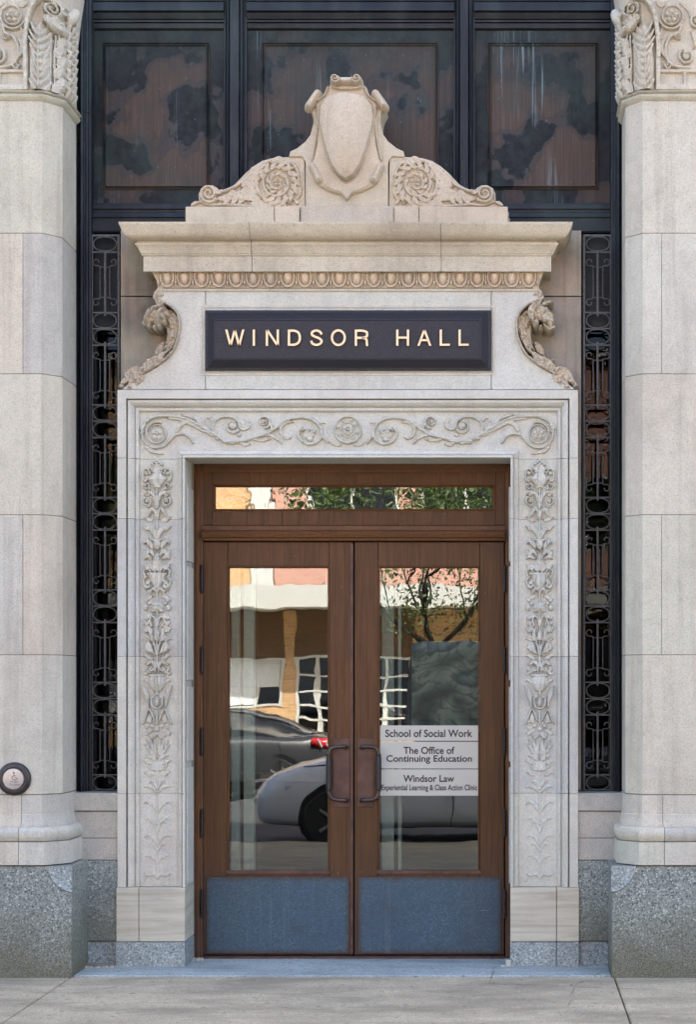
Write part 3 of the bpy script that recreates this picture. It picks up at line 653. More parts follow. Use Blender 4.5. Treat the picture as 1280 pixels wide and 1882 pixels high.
xa, xb = CX-HW, CX+HW; j1, j2 = wx(462.5, -.05), wx(811.5, -.05)
for path in ([(xa, .24), (xa, .05), (j1-.0015, .05)], [(j1+.0015, .05), (j2-.0015, .05)], [(j2+.0015, .05), (xb, .05), (xb, .24)]):
    PR(MB(), path, cprof, 'plan').build('cornice_stone', 'stone_cor', co, smooth=True)
MB().box(xa+.03, xb-.03, .045, .24, cp[0][1]+.01, ztop-.002).build('mortar_bed', 'mortar', co)
# eggs and darts
def eggmesh():
    R = Relief(300, 500, 332, 532, .7); cx = 316
    R.boss(cx, 511, 7.6, 13.5, .034, p=.5)
    for s_ in (-1, 1): R.stroke([(cx+s_*12, 503.5), (cx+s_*12.3, 513), (cx+s_*9.5, 522), (cx+s_*4, 527), (cx, 527.8)], 2.0, .030)
    R.H[R.Y < 503.2, :] = 0; return R
def dartmesh():
    R = Relief(290, 500, 310, 532, .7); cx = 300
    R.stroke([(cx, 504), (cx, 518)], 1.5, .030, n=2); R.poly([(cx-3.6, 517), (cx+3.6, 517), (cx, 529)], .028, 1.8)
    return R
ed = .05-ofs(353)-.001
def slant(xw): return 0
e0 = eggmesh().build('egg', 'stone_egg', co, ed+.003); d0_ = dartmesh().build('dart', 'stone_egg', co, ed+.003)
for o in (e0, d0_):    # lean the carvings with the moulding they sit on
    o.rotation_euler = (math.radians(17), 0, 0)
ec = WL[e0].copy(); dc = WL[d0_].copy()
step = 31.75*S; n_e = 22
for i in range(n_e):
    x = CX+(i-(n_e-1)/2)*step
    if i == 0: WL[e0] = Vector((x, ec.y, ec.z)); e0.location = WL[e0]-WL[co]
    else: clone(e0, 'egg', (x, ec.y, ec.z), co)
for i in range(n_e+1):
    x = CX+(i-n_e/2)*step
    if i == 0: WL[d0_] = Vector((x, dc.y, dc.z)); d0_.location = WL[d0_]-WL[co]
    else: clone(d0_, 'dart', (x, dc.y, dc.z), co)

# ================================================================ crest (pediment)
pe = thing('carved_crest', 'limestone crest with blank scrolled shield and spiral acanthus wings on top of the cornice', 'pediment', (CX, .05, ztop))
PD = -.05; CPX = VX+(CX/S)*D/(D+PD)
half = [(341, 430), (341, 390), (352, 381), (366, 374), (365, 357), (370, 346), (380, 341), (391, 341), (400, 346), (404, 353), (414, 350), (432, 339), (452, 318), (466, 306), (482, 296), (500, 291), (522, 289.5), (532, 289)]
for mir in (False, True):
    k = MB().prism([(wx(p, PD), wz(q, PD)) for p, q in half+[(560, 289), (561.5, 384), (561.5, 430)]], PD, .22)
    if mir: k.mirror()
    # split: base course below y 379 is its own stone
    k.build('wing_stone', 'stone_ped', pe, bevel=.003)
cen = [(562.5, 430), (562.5, 300), (556, 289), (532, 290), (534, 280), (547, 274), (562, 262), (571, 250), (577, 228), (576, 212), (572, 203), (567, 193), (584, 171), (596, 181), (604, 182), (605, 162), (612, 149), (622, 144), (638, 143.5)]
cen = cen+[(2*CPX-x, y) for x, y in reversed(cen[:-1])]
MB().prism([(wx(p, PD), wz(q, PD)) for p, q in cen if True], PD-.015, .215).build('shield_stone', 'stone_ped', pe, bevel=.003)
for a, b in ((341, 504), (505, 551)):
    for mir in (False, True):
        k = MB().pbox(a, 380 if a < 400 else 379.5, b, 424, PD-.03, PD+.02)
        if mir: k.mirror()
        k.build('base_stone', 'stone_ped', pe, bevel=.004)
MB().pbox(553, 379, 2*CPX-553, 424, PD-.045, PD+.02).build('base_stone', 'stone_ped', pe, bevel=.004)
R = Relief(336, 136, 2*CPX-336, 384, .8); R.cx = CPX; st = R.stroke
# wings
R.spiral(511, 339, 41, 2.55, -2.2, -1, 4.2, .030, .2, taper=.7); R.boss(511, 340, 34, h=.012, p=.3); R.rosette(512, 337, 9, .040, 5); R.boss(512, 337, 12, h=.020)
st([(404, 355), (418, 351), (440, 340), (462, 321), (480, 305), (500, 297), (522, 296), (540, 303)], 3.6, .026); st([(534, 300), (541, 305), (548, 318), (550, 335)], 3.2, .024)
st([(500, 300), (512, 296), (526, 300), (536, 311)], 6, .034, 'leaf', serr=4)
for i, (a, b, c_) in enumerate([((486, 318), (470, 314), (462, 322)), ((478, 330), (462, 326), (452, 336)), ((474, 345), (456, 338), (444, 346)), ((474, 358), (456, 352), (440, 356)), ((478, 368), (462, 364), (446, 369)), ((490, 376), (474, 377), (460, 377)), ((505, 380), (495, 382), (482, 381)), ((524, 379), (516, 382), (505, 382))]):
    st([a, b, c_], 7, .026, 'leaf', serr=4)
for x in (420, 433, 446): st([(x+14, 352), (x+4, 360), (x-3, 372), (x-8, 377)], 5.5, .024, 'leaf', serr=3)
for x in (492, 515, 535, 548): st([(x, 376), (x-4, 366), (x-2, 355)], 4, .015, 'leaf', serr=3)
st([(546, 368), (551, 350), (552, 332)], 4.5, .022, 'leaf', serr=6)
for q in range(13):
    a = -2.6+q*.42; ra = 40; x0_, y0_ = 511+ra*.86*math.cos(a), 339+ra*.86*math.sin(a); x1_, y1_ = 511+(ra+3)*math.cos(a+.22), 339+(ra+3)*math.sin(a+.22)
    st([(511+27*math.cos(a-.25), 339+27*math.sin(a-.25)), (x0_, y0_), (x1_, y1_)], 4.2, .036, 'leaf', serr=2)
for q in range(9):
    a = .3+q*.7; st([(511+14*math.cos(a), 339+14*math.sin(a)), (511+19*math.cos(a+.35), 339+19*math.sin(a+.35)), (511+21*math.cos(a+.8), 339+21*math.sin(a+.8))], 2.6, .034, 'leaf', serr=1)
R.spiral(385, 358, 16.5, 1.9, .7, 1, 4.0, .045, .22, taper=.7); R.boss(385, 358, 15, h=.022, p=.3)
st([(398, 352), (404, 356), (410, 350)], 4, .036, 'leaf', serr=2); st([(370, 372), (388, 378), (408, 377), (430, 378), (470, 381)], 3.2, .020); st([(352, 379), (360, 374), (369, 372)], 3, .02, 'leaf', serr=3)
st([(402, 366), (412, 366), (424, 360), (436, 350)], 5, .022, 'leaf', serr=5)
R.erode(.05, 12, (40, 90))
# shield
c = CPX; outer = [(c, 371), (c-8, 362), (c-30, 356), (c-50, 346), (c-58, 334), (c-66, 315), (c-68, 305), (c-62, 296), (c-56, 270), (c-53, 240), (c-56, 215), (c-58, 195), (c-40, 180), (c-33, 165), (c-20, 150), (c, 146)]
poly = outer+[(2*c-x, y) for x, y in reversed(outer[1:-1])]
R.poly(poly, .045, 5)
sh = [(c, 339), (c-14, 331), (c-28, 312), (c-38, 285), (c-47, 250), (c-52, 225), (c-49, 200), (c-36, 184), (c, 178)]
ins, sl, dm = R.poly(sh+[(2*c-x, y) for x, y in reversed(sh[1:-1])], .0, 1)
X = R.X[None, sl[1]]; Y = R.Y[sl[0], None]
cvx = .045+.12*np.clip(1-((X-c)/54)**2, 0, 1)**.9*np.clip(1-((Y-250)/98)**2, 0, 1)**.6+.0*X
rimd = np.clip(dm/3.0, 0, 1); H2 = np.where(ins, .034*(1-rimd)+cvx*rimd, 0); sub = R.H[sl]; sub[ins] = H2[ins]; R.H[sl] = sub
R.cx = CPX
st([(c-49, 200), (c-52, 225), (c-47, 250), (c-38, 285), (c-28, 312), (c-14, 332), (c, 341)], 2.2, .060)
# scroll rolls
def roll(ax, ay, bx, by, r, h, n=18):
    st([(ax, ay), ((ax+bx)/2, (ay+by)/2), (bx, by)], r, h, 'round', n=3)
roll(c-18, 155, c, 155, 9, .085); R.boss(c-19.5, 155, 10.5, 11, h=.115, p=.3); R.spiral(c-19.5, 155, 8.5, 1.5, 0, 1, 2.0, .02, .15, base=.118); st([(c-26, 166), (c-12, 169), (c, 169)], 2.2, .02, base=.055)
roll(c-69, 200, c-53, 177, 8.5, .09); R.boss(c-68.5, 200, 6.5, h=.10, p=.3); R.boss(c-68.5, 200, 3, h=.112, p=.4)
roll(c-62, 310, c-51, 333, 8, .075); R.boss(c-50, 335, 7.5, h=.088, p=.3); R.boss(c-50, 335, 3.4, h=.105, p=.4)
st([(c-34, 166), (c-40, 180), (c-52, 190)], 3, .07); st([(c-42, 341), (c-26, 351), (c-10, 356), (c, 369)], 2.6, .052)
st([(c-57, 215), (c-54, 240), (c-58, 270), (c-64, 298)], 2.4, .052)
R.build('shield_and_scroll_carving', 'stone_ped', pe, PD, basefn=None)

# ================================================================ name plaque
pl = thing('name_plaque', 'dark granite plaque bearing the gilt words WINDSOR HALL over the door', 'plaque', (CX, .02, wz(682)))
rr(MB(), 378, 571.5, 903, 682, [(0, .048), (0, .030), (5, .026), (18, -.006), (20.5, -.008), (21.5, -.005)]).build('plaque_slab', 'pgran', pl)
def text_mesh(txt, extr=0., bev=0.):
    cu = bpy.data.curves.new('t', 'FONT'); cu.body = txt; cu.extrude = extr; cu.bevel_depth = bev; cu.resolution_u = 5; cu.offset = .021
    o = bpy.data.objects.new('t', cu); col.objects.link(o); bpy.context.view_layer.update()
    me = bpy.data.meshes.new_from_object(o.evaluated_get(bpy.context.evaluated_depsgraph_get())); bpy.data.objects.remove(o); return me
def fit_text(name, txt, box, d, mat, parent, depth=.0008, bold=0.):
    me = text_mesh(txt, .5, 0.); n = len(me.vertices); v = np.zeros(n*3); me.vertices.foreach_get('co', v); v = v.reshape(-1, 3)
    if bold: me.update()
    a = W(box[0], box[3], d); b = W(box[2], box[1], d); mn, mx = v.min(0), v.max(0)
    X = a[0]+(v[:, 0]-mn[0])/(mx[0]-mn[0])*(b[0]-a[0]); Z = a[2]+(v[:, 1]-mn[1])/(mx[1]-mn[1])*(b[2]-a[2]); Y = d-(v[:, 2]-mn[2])/(mx[2]-mn[2])*depth
    V = np.stack([X, Y, Z], 1); c = (V.min(0)+V.max(0))/2; me.vertices.foreach_set('co', (V-c).ravel()); me.update(); me.name = name
    import bmesh; bb = bmesh.new(); bb.from_mesh(me); bmesh.ops.recalc_face_normals(bb, faces=bb.faces); bb.to_mesh(me); bb.free()
    return link(name, me, mat, parent, Vector(c))
# letters built from bars and bands so that their stroke weight is even
def letter(ch, x0, x1):
    y0, y1 = 607.0, 636.5; t = 3.9; d = -.005; m = MB(); dep0, dep1 = d-.018, d-.010
    def bar(x, y, X, Y, w=t):
        L = math.hypot(X-x, Y-y); nx, ny = -(Y-y)/L*w/2, (X-x)/L*w/2
        pts = [(x+nx, y+ny), (X+nx, Y+ny), (X-nx, Y-ny), (x-nx, y-ny)]; m.prism([(wx(p, d), wz(q, d)) for p, q in pts], dep0, dep1)
    def vbar(x): m.prism([(wx(p, d), wz(q, d)) for p, q in ((x, y0), (x+t, y0), (x+t, y1), (x, y1))], dep0, dep1)
    def hbar(xa, xb, y): m.prism([(wx(p, d), wz(q, d)) for p, q in ((xa, y), (xb, y), (xb, y+t*.92), (xa, y+t*.92))], dep0, dep1)
    def quad(*pts): m.prism([(wx(p, d), wz(q, d)) for p, q in pts], dep0, dep1)
    def band(pts, w=t, close=False):
        P = catmull(pts, 6); n = len(P); L = []; Rr = []
        for i in range(n):
            a = P[(i-1) % n] if close and i == 0 else P[max(i-1, 0)]; b = P[min(i+1, n-1)]
            if close and i in (0, n-1): a = P[n-2]; b = P[1]
            tx, ty = b-a; l = math.hypot(tx, ty); nx, ny = -ty/l*w/2, tx/l*w/2; L.append((P[i][0]+nx, P[i][1]+ny)); Rr.append((P[i][0]-nx, P[i][1]-ny))
        for i in range(n-1):
            quad(L[i], L[i+1], Rr[i+1], Rr[i])
    h = t/2; mx = (x0+x1)/2
    if ch == 'W':
        a = (x1-x0-t)/4
        for i, (ya, yb) in enumerate(((y0, y1), (y1, y0), (y0, y1), (y1, y0))):
            xa = x0+i*a; xb = xa+a; quad((xa, ya), (xa+t, ya), (xb+t, yb), (xb, yb))
    elif ch == 'I': vbar(x0)
    elif ch == 'N': vbar(x0); vbar(x1-t); quad((x0, y0), (x0+t*1.15, y0), (x1, y1), (x1-t*1.15, y1))
    elif ch == 'D': vbar(x0); band([(x0+t, y0+h), (mx, y0+h), (x1-h-2.5, y0+6), (x1-h, (y0+y1)/2), (x1-h-2.5, y1-6), (mx, y1-h), (x0+t, y1-h)])
    elif ch == 'S': band([(x1-h, y0+8.6), (x1-h-3.0, y0+4), (mx, y0+h-.4), (x0+h+2.3, y0+4.2), (x0+h+1.2, y0+9.2), (mx-2, y0+13.2), (mx+4, y0+15.4), (x1-h-.2, y1-9.2), (x1-h-2.4, y1-4), (mx, y1-h+.4), (x0+h+2.2, y1-4), (x0+h-.2, y1-9)])
    elif ch == 'O':
        rx, ry = (x1-x0)/2-h, (y1-y0)/2-h+.6; c = [(mx+rx*math.cos(a*PI/8), (y0+y1)/2+ry*math.sin(a*PI/8)) for a in range(17)]; band(c, close=True)
    elif ch == 'R': vbar(x0); band([(x0+t, y0+h), (mx+1, y0+h), (x1-h-1.6, y0+4.4), (x1-h-.6, y0+8.4), (x1-h-1.8, y0+12.6), (mx+1, y0+14.8), (x0+t, y0+14.8)]); band([(mx+1, y0+15), (x1-h-2.6, y0+17), (x1-h-1.3, y0+21), (x1-h-.8, y1-h), (x1-h+.4, y1)])
    elif ch == 'H': vbar(x0); vbar(x1-t); hbar(x0+t, x1-t, (y0+y1)/2-h)
    elif ch == 'A': quad((mx-h, y0), (mx+h, y0), (x0+t, y1), (x0, y1)); quad((mx-h, y0), (mx+h, y0), (x1, y1), (x1-t, y1)); hbar(x0+6.5, x1-6.5, y1-12)
    elif ch == 'L': vbar(x0); hbar(x0+t, x1, y1-t*.92)
    # overlapping faces of one letter are kept apart by a hair of depth
    nq = len(m.v)//8
    g = 0
    for i, (x, y, z) in enumerate(m.v): pass
    o = m.build('letter', 'gold', pl); return o
for ch, a, b in (('W', 415, 450), ('I', 465.5, 471), ('N', 489.5, 513.5), ('D', 530, 554), ('S', 571, 594), ('O', 609, 636.5), ('R', 653, 678), ('H', 729, 752.5), ('A', 768, 793.5), ('L', 809, 827.5), ('L', 843.5, 862)):
    letter(ch, a, b)

# ================================================================ acanthus consoles beside the frieze
def console(right):
    R = Relief(214, 528, 340, 722, .8); st0 = R.stroke; b0 = R.boss
    def st(p, w, h, prof='round', serr=0, n=8): st0(p, w, min(.045, h*.5), prof, h-min(.045, h*.5), n, serr=serr)
    def bs_(x, y, rx, ry=None, h=.015, p=.5): b0(x, y, rx, ry, min(.075, h*.6), h-min(.075, h*.6), p)
    R.boss = bs_
    st([(292, 566), (303, 559), (316, 565), (327, 577), (332, 592), (332, 608), (327, 630), (316, 651), (302, 664), (282, 677), (260, 689)], 2.6, .205, n=6)
    st([(290, 536), (289, 546), (292, 556), (288, 566)], 6, .185, 'leaf', serr=4); R.boss(299, 543, 6, 6, .19); R.boss(301, 555, 5, 5, .18); R.boss(290, 538, 5, 5, .17)
    R.poly([(300, 562), (316, 568), (327, 584), (329, 606), (323, 630), (309, 650), (296, 658), (300, 640), (303, 622), (304, 604), (297, 590), (282, 580)], .12, 7)
    st([(314, 572), (322, 588), (321, 612), (311, 640), (296, 656)], 6.5, .168, 'leaf', serr=6); st([(306, 600), (312, 612), (308, 630), (298, 645)], 5, .145, 'leaf', serr=5)
    st([(300, 574), (310, 582), (315, 596), (313, 606)], 4, .17, 'leaf', serr=3)
    if not right:
        R.boss(286, 580, 19, 17, .215, p=.4); R.boss(275, 588, 12, 14, .20, p=.4); R.boss(298, 586, 9, 13, .225, p=.4); R.boss(291, 592, 7, 10, .235, p=.4); R.boss(306, 578, 9, 9, .21, p=.4)
        for x, y, r in ((268, 596, 6), (276, 601, 6), (286, 603, 5.5), (294, 601, 5), (303, 594, 5)): R.boss(x, y, r, r*1.1, .212, p=.4)
        st([(303, 566), (285, 570), (274, 584), (268, 598)], 3.0, .235, 'leaf', serr=5); st([(308, 570), (296, 578), (292, 598)], 3.0, .25, 'leaf', serr=4)
    else:
        R.boss(290, 577, 20, 15, .215, p=.4); R.boss(276, 585, 12, 13, .225, p=.4); R.boss(271, 598, 7, 7, .22, p=.4); R.boss(268, 592, 5, 5, .23); R.boss(281, 576, 4, 4, .245); R.boss(281, 576, 1.8, 1.8, .255)
        st([(262, 602), (268, 606), (278, 603), (286, 596)], 2.8, .215, 'leaf', serr=3); st([(294, 565), (304, 570), (306, 584), (300, 597)], 5.5, .24, 'leaf', serr=5); st([(287, 562), (276, 557), (264, 558)], 3.2, .19, 'leaf', serr=2)
        R.boss(297, 596, 6, 8, .23); R.boss(288, 602, 4.5, 5, .20)
    st([(302, 648), (292, 660), (276, 668), (262, 680), (248, 688)], 8, .17, 'leaf', serr=7); st([(297, 626), (289, 640), (280, 650)], 6, .10, 'leaf', serr=5); R.boss(272, 664, 6, 5, .12); R.boss(283, 655, 6, 6, .11); R.boss(266, 658, 4, 4, .09)
    for p in ([(262, 680), (246, 682), (234, 694), (224, 712)], [(262, 686), (250, 690), (243, 702), (238, 712)], [(264, 688), (258, 698), (252, 710)], [(256, 682), (244, 686), (232, 700), (220, 710)]): st(p, 6.5, .185, 'leaf', serr=3)
    R.boss(224, 710, 6, 5, .19); R.boss(240, 712, 6, 5, .20); R.boss(254, 703, 6, 6, .20)
    R.erode(.04, 31+right, (30, 70)); return R
for right in (False, True):
    R = console(right)
    R.H = R.H*1.10
    o = R.build('scroll_console', 'stone_ped', None, .24, mir=right, sink=.002, eps=.004, dmap=.07)
    if not right: tag(o, 'curling acanthus leaf bracket carved left of the name plaque', 'bracket', 'carved brackets beside the frieze')
    else: tag(o, 'carved beast head and acanthus bracket right of the name plaque', 'bracket', 'carved brackets beside the frieze')
#__P3__
# ================================================================ big pilasters
PF, PC = -.39, -.27
XF = wx(77, PF); XCH = wx(115, PC)      # left pilaster: inner end of the front face, outer end of the chamfer
FWID = 1.05
def plan(o=0., back=.10, xf=None):      # plan outline of the left pilaster pushed outwards by o, open path seen from above (right side then front)
    return [(XF-FWID-(XCH-XF), back), (XF-FWID-(XCH-XF), PC), (XF-FWID, PF), (XF, PF), (XCH, PC), (XCH, back)]
path = plan()
zc = lambda py, d=PF: wz(py, d)
TOPZ = zc(-60)
for mir in (False, True):
    nm = 'right' if mir else 'left'
    pi = thing('stone_pilaster', 'limestone pilaster with carved capital, %s' % ('the right one without a push button' if mir else 'the left one carrying the round push button'), 'pilaster', (CX+(1 if mir else -1)*(CX-XF+.5), -.2, 0), 'pilasters flanking the doorway')
    def fin(mb, name, mat, **k):
        if mir: mb.mirror()
        return mb.build(name, mat, pi, **k)
    def block(pya, pyb, xsplit=None, mat='stone_pil'):
        za, zb = zc(pyb), zc(pya)
        full = [(x, y) for x, y in path]
        if xsplit is None: fin(MB().prism(full, za, zb, 'z'), 'pilaster_stone', mat, bevel=.0025)
        else:
            xs = wx(xsplit, PF)
            r = [(xs+.0012, .10), (xs+.0012, PF), (XF, PF), (XCH, PC), (XCH, .10)]; l = [full[0], full[1], full[2], (xs-.0012, PF), (xs-.0012, .10)]
            fin(MB().prism(r, za, zb, 'z'), 'pilaster_stone', mat, bevel=.0025); fin(MB().prism(l, za, zb, 'z'), 'pilaster_stone', mat, bevel=.0025)
    rows = [(186, 428.6, None), (429.6, 686.8, 42), (687.8, 945.6, None), (946.6, 1202.8, 42), (1203.8, 1459.4, None)]
    for a, b, s_ in rows: block(a, b, s_)
    block(-60, 20, None)
    ins = [(XF-FWID-(XCH-XF)+.004, .09), (XF-FWID-(XCH-XF)+.004, PC+.003), (XF-FWID, PF+.004), (XF-.002, PF+.004), (XCH-.004, PC+.003), (XCH-.004, .09)]
    fin(MB().prism(ins, .3, TOPZ-.1, 'z'), 'mortar_bed', 'mortar')
    # astragal under the capital
    ap = [(-.003, zc(187)), (.004, zc(186)), (.010, zc(184)), (.022, zc(181)), (.026, zc(178)), (.022, zc(175)), (.014, zc(173.5)), (.030, zc(172.5)), (.036, zc(170.5)), (.030, zc(169)), (.006, zc(168.5)), (-.003, zc(168))]
    fin(PR(MB(), path, ap), 'astragal', 'stone_pil', smooth=True)
    # bell of the capital
    fin(PR(MB(), path, [(-.05, zc(169)), (.004, zc(168.7)), (.002, zc(140)), (.004, zc(60)), (.03, zc(-10)), (.05, zc(-50)), (-.05, zc(-58))]), 'capital_bell', 'stone_pil', smooth=True)
    # base courses
    def course(prof, split, mat='stone_pil', name='base_stone'):
        xs = wx(split, PF)
        for pth in ([(xs+.0015, PF), (XF, PF), (XCH, PC), (XCH, .10)], [path[0], path[1], path[2], (xs-.0015, PF)]):
            fin(PR(MB(), pth, prof), name, mat, smooth=True)
    z = zc
    course([(-.04, z(1461.2)), (.003, z(1461.2)), (.004, z(1496)), (.007, z(1497)), (.007, z(1499)), (.010, z(1504)), (.016, z(1512)), (.020, z(1516)), (.020, z(1519)), (-.04, z(1519))], 40)
    course([(-.04, z(1519.2)), (.030, z(1519.2)), (.046, z(1522)), (.056, z(1528)), (.057, z(1534)), (.052, z(1540)), (.040, z(1545)), (-.04, z(1545.4))], 38)
    course([(-.04, z(1546)), (.052, z(1546.4)), (.053, z(1588)), (-.04, z(1588.5))], 38)
    # granite plinth, square in plan, with its chamfer stop as a shallow scoop
    gx = wx(133, -.39); g0 = XF-FWID-.25
    gm = fin(MB().prism([(g0, .03), (g0, -.425), (gx, -.425), (gx+.004, -.42), (gx+.004, .03)], -.05, z(1590.5), 'z'), 'granite_plinth', 'granite', bevel=.012, seg=2)
    Rg = Relief(86, 1591, 133, 1642, 1.0)
    X_, Y_ = np.meshgrid(Rg.X, Rg.Y); dd = np.hypot(X_-137, (Y_-1588)*.95); Rg.H = np.where(dd < 50, .002+.010*np.clip((dd-40)/8, 0, 1)*np.clip((50-dd)/2, 0, 1), 0)
    Rg.H += (Rg.H > 0)*.0012*fbm2(Rg.H.shape, (12, 25), 4).clip(-1, 1)
    Rg.build('chamfer_stop', 'granite_light', pi, -.4255, mir=mir)
    # carved capital: front face scrollwork, corner volute, acanthus
    base = lambda Xw: np.where(Xw > XF, (Xw-XF)/(XCH-XF)*(PC-PF), 0.)
    R = Relief(-40, -12, 116, 168, .8); st = R.stroke
    R.poly([(-40, 129), (49, 129), (49, 136), (-40, 136)], .022, 1.5); R.poly([(-40, 157), (49, 157), (49, 168), (-40, 168)], .024, 1.5)
    for xx in (49, 2, -40): R.poly([(xx-5, 134), (xx, 134), (xx, 160), (xx-5, 160)], .022, 1)
    st([(49, 168), (48.5, 120), (49, 80), (54, 40), (64, 16), (78, 3), (92, 1), (104, 6)], 4.4, .085, 'flat', n=6, hh=(.4, 1.2))
    R.spiral(97, 18, 16, 2.0, -1.9, 1, 3.8, .11, .15, taper=.7); R.boss(97, 18, 14, h=.06, p=.3)
    R.spiral(121, 18, 10, 1.5, -1.2, -1, 3.0, .10, .2)
    # big acanthus leaf under the volute
    R.poly([(56, 168), (55, 120), (58, 80), (66, 50), (78, 40), (90, 52), (95, 80), (95, 120), (92, 168)], .034, 6)
    for i, y in enumerate(range(52, 164, 13)):
        for sx in (-1, 1):
            ln = 15+4*math.sin(i*.9); st([(75+sx*2, y+15), (75+sx*ln*.6, y+7), (75+sx*ln, y-6)], 4.4, .024, 'round', base=.028, ends=(1, .5))
    st([(74, 166), (73, 110), (76, 60)], 1.9, .066)
    st([(86, 42), (92, 36), (104, 36), (113, 42)], 6.5, .105, 'leaf', serr=3); R.boss(101, 47, 14, 12, .11, p=.4); R.boss(110, 50, 6, 9, .12, p=.4); R.boss(92, 46, 5, 8, .115, p=.4)
    for sx, y in ((99, 160), (105, 150), (102, 130), (106, 110), (103, 92), (106, 75)): st([(sx-2, y+10), (sx+2, y-4), (sx+8, y-14)], 6, .06, 'leaf', serr=3)
    st([(98, 166), (97, 110), (99, 62)], 2.4, .055); st([(90, 166), (91, 110), (92, 60)], 1.6, .045); st([(104, 166), (106, 100), (104, 60)], 2.2, .055)
    # rosette panel
    R.spiral(24, 33, 24, 1.5, .4, 1, 3.0, .035, .55); R.boss(24, 33, 16, h=.018, p=.3); R.rosette(24, 33, 13, .042, 5); R.boss(24, 33, 4, h=.05)
    st([(6, 50), (12, 64), (26, 70), (34, 86), (34, 104), (28, 118), (14, 125), (-8, 127)], 3.2, .034); st([(34, 72), (42, 84), (40, 100), (32, 112)], 4, .028, 'leaf', serr=6)
    R.spiral(30, 122, 6.5, 1.3, 0, 1, 2.4, .034); R.spiral(12, 67, 7, 1.3, 2, -1, 2.4, .034); R.spiral(-4, 106, 15, 1.6, -1, 1, 3.2, .036); R.boss(-4, 106, 7, h=.03)
    st([(36, 8), (42, 14), (50, 8), (50, -2)], 3.6, .034, 'leaf', serr=3); st([(10, 8), (0, 14), (-8, 24), (-10, 40)], 3.4, .03, 'leaf', serr=6); st([(40, 52), (44, 66), (43, 80)], 2.8, .025, 'leaf', serr=4)
    R.spiral(-22, 40, 14, 1.6, 3, -1, 3.2, .034); st([(-12, 60), (-20, 76), (-16, 92)], 4, .03, 'leaf', serr=5)
    R.erode(.06, 40+mir, (30, 80)); R.build('acanthus_carving', 'stone_pil', pi, PF-.004, basefn=base, mir=mir)
    # leaves on the side face of the capital
    sidem = MB()
    rs = random.Random(3)
    for i in range(9):
        zz = zc(160-i*17); y0 = PC+.03
        for q in range(3):
            yy = y0+q*.075; sidem.tube([(XCH+.0, yy, zz-.03), (XCH+.018, yy+.012, zz), (XCH+.035+.012*rs.random(), yy-.008, zz+.028), (XCH+.012, yy-.02, zz+.045)], [.014, .022, .016, .006], 7)
    sidem.tube([(XCH+.01, PC+.02, zc(30)), (XCH+.04, PC+.05, zc(18)), (XCH+.05, PC+.1, zc(4)), (XCH+.04, PC+.18, zc(-8))], [.03, .04, .035, .02], 8)
    fin(sidem, 'side_leaf_carving', 'stone_pil', smooth='all')

# ================================================================ low wall between pilasters and doorway
for mir in (False, True):
    lw = thing('window_apron', 'low stone and granite wall under the %s grille window' % ('right' if mir else 'left'), 'low wall', (wx(185)if not mir else 2*CX-wx(185), .1, 0), 'aprons under the side windows')
    def bl(name, mat, a, b, x0, x1, d, bev=.003):
        k = MB().pbox(x0, a, x1, b, d, .42)
        if mir: k.mirror()
        return k.build(name, mat, lw, bevel=bev)
    bl('sill', 'stone_base', 1457.5, 1490, 128, 221, .006, .005)
    bl('apron_stone', 'stone_base', 1491.5, 1539.5, 128, 221, .018); bl('apron_stone', 'stone_base', 1540.5, 1580, 128, 221, .018)
    bl('granite_block', 'granite', 1581.5, 1729.5, 158, 221, .012, .006); bl('granite_block', 'granite_light', 1730.5, 1785, 157, 221, .026)
    k = MB().pbox(120, 1475, 225, 1776, .032, .40)
    if mir: k.mirror()
    k.build('mortar_bed', 'mortar', lw)
    # dirt washed into the corner
tag(MB().prism([(wx(155), -.02), (wx(185, 0), -.035), (wx(212, 0), -.03), (wx(212, 0), .03), (wx(155), .03)], -.004, .012, 'z').build('loose_dirt', 'mortar'), 'thin brown dirt gathered at the foot of the left low wall', 'dirt')
k = MB()
for i in range(46):
    x = wx(345+random.random()*32, .3); y = .24+random.random()*.09; r = .004+.006*random.random()
    k.lathe((x, y, -.004), [(r, 0), (r*.8, r*.6), (r*.2, r)], 'z', 5)
for i in range(60):
    x = wx(150+random.random()*62, 0); y = -.06+random.random()*.06; r = .003+.006*random.random()
    k.lathe((x, y, -.004), [(r, 0), (r*.8, r*.6), (r*.2, r)], 'z', 5)
tag(k.build('grit', 'stone_band'), 'small grit and crumbs gathered at the wall foot beside the doors', 'grit', kind='stuff')
k = MB().box(wx(930, .02), wx(940, .02), -.02, .02, -.004, .035); k.box(wx(921, .0), wx(930, .02)-.001, -.03, .0, -.004, .006)
tag(k.build('paper_scrap', 'signgrey', bevel=.003), 'small white crumpled scrap lying on the threshold by the right jamb', 'scrap')

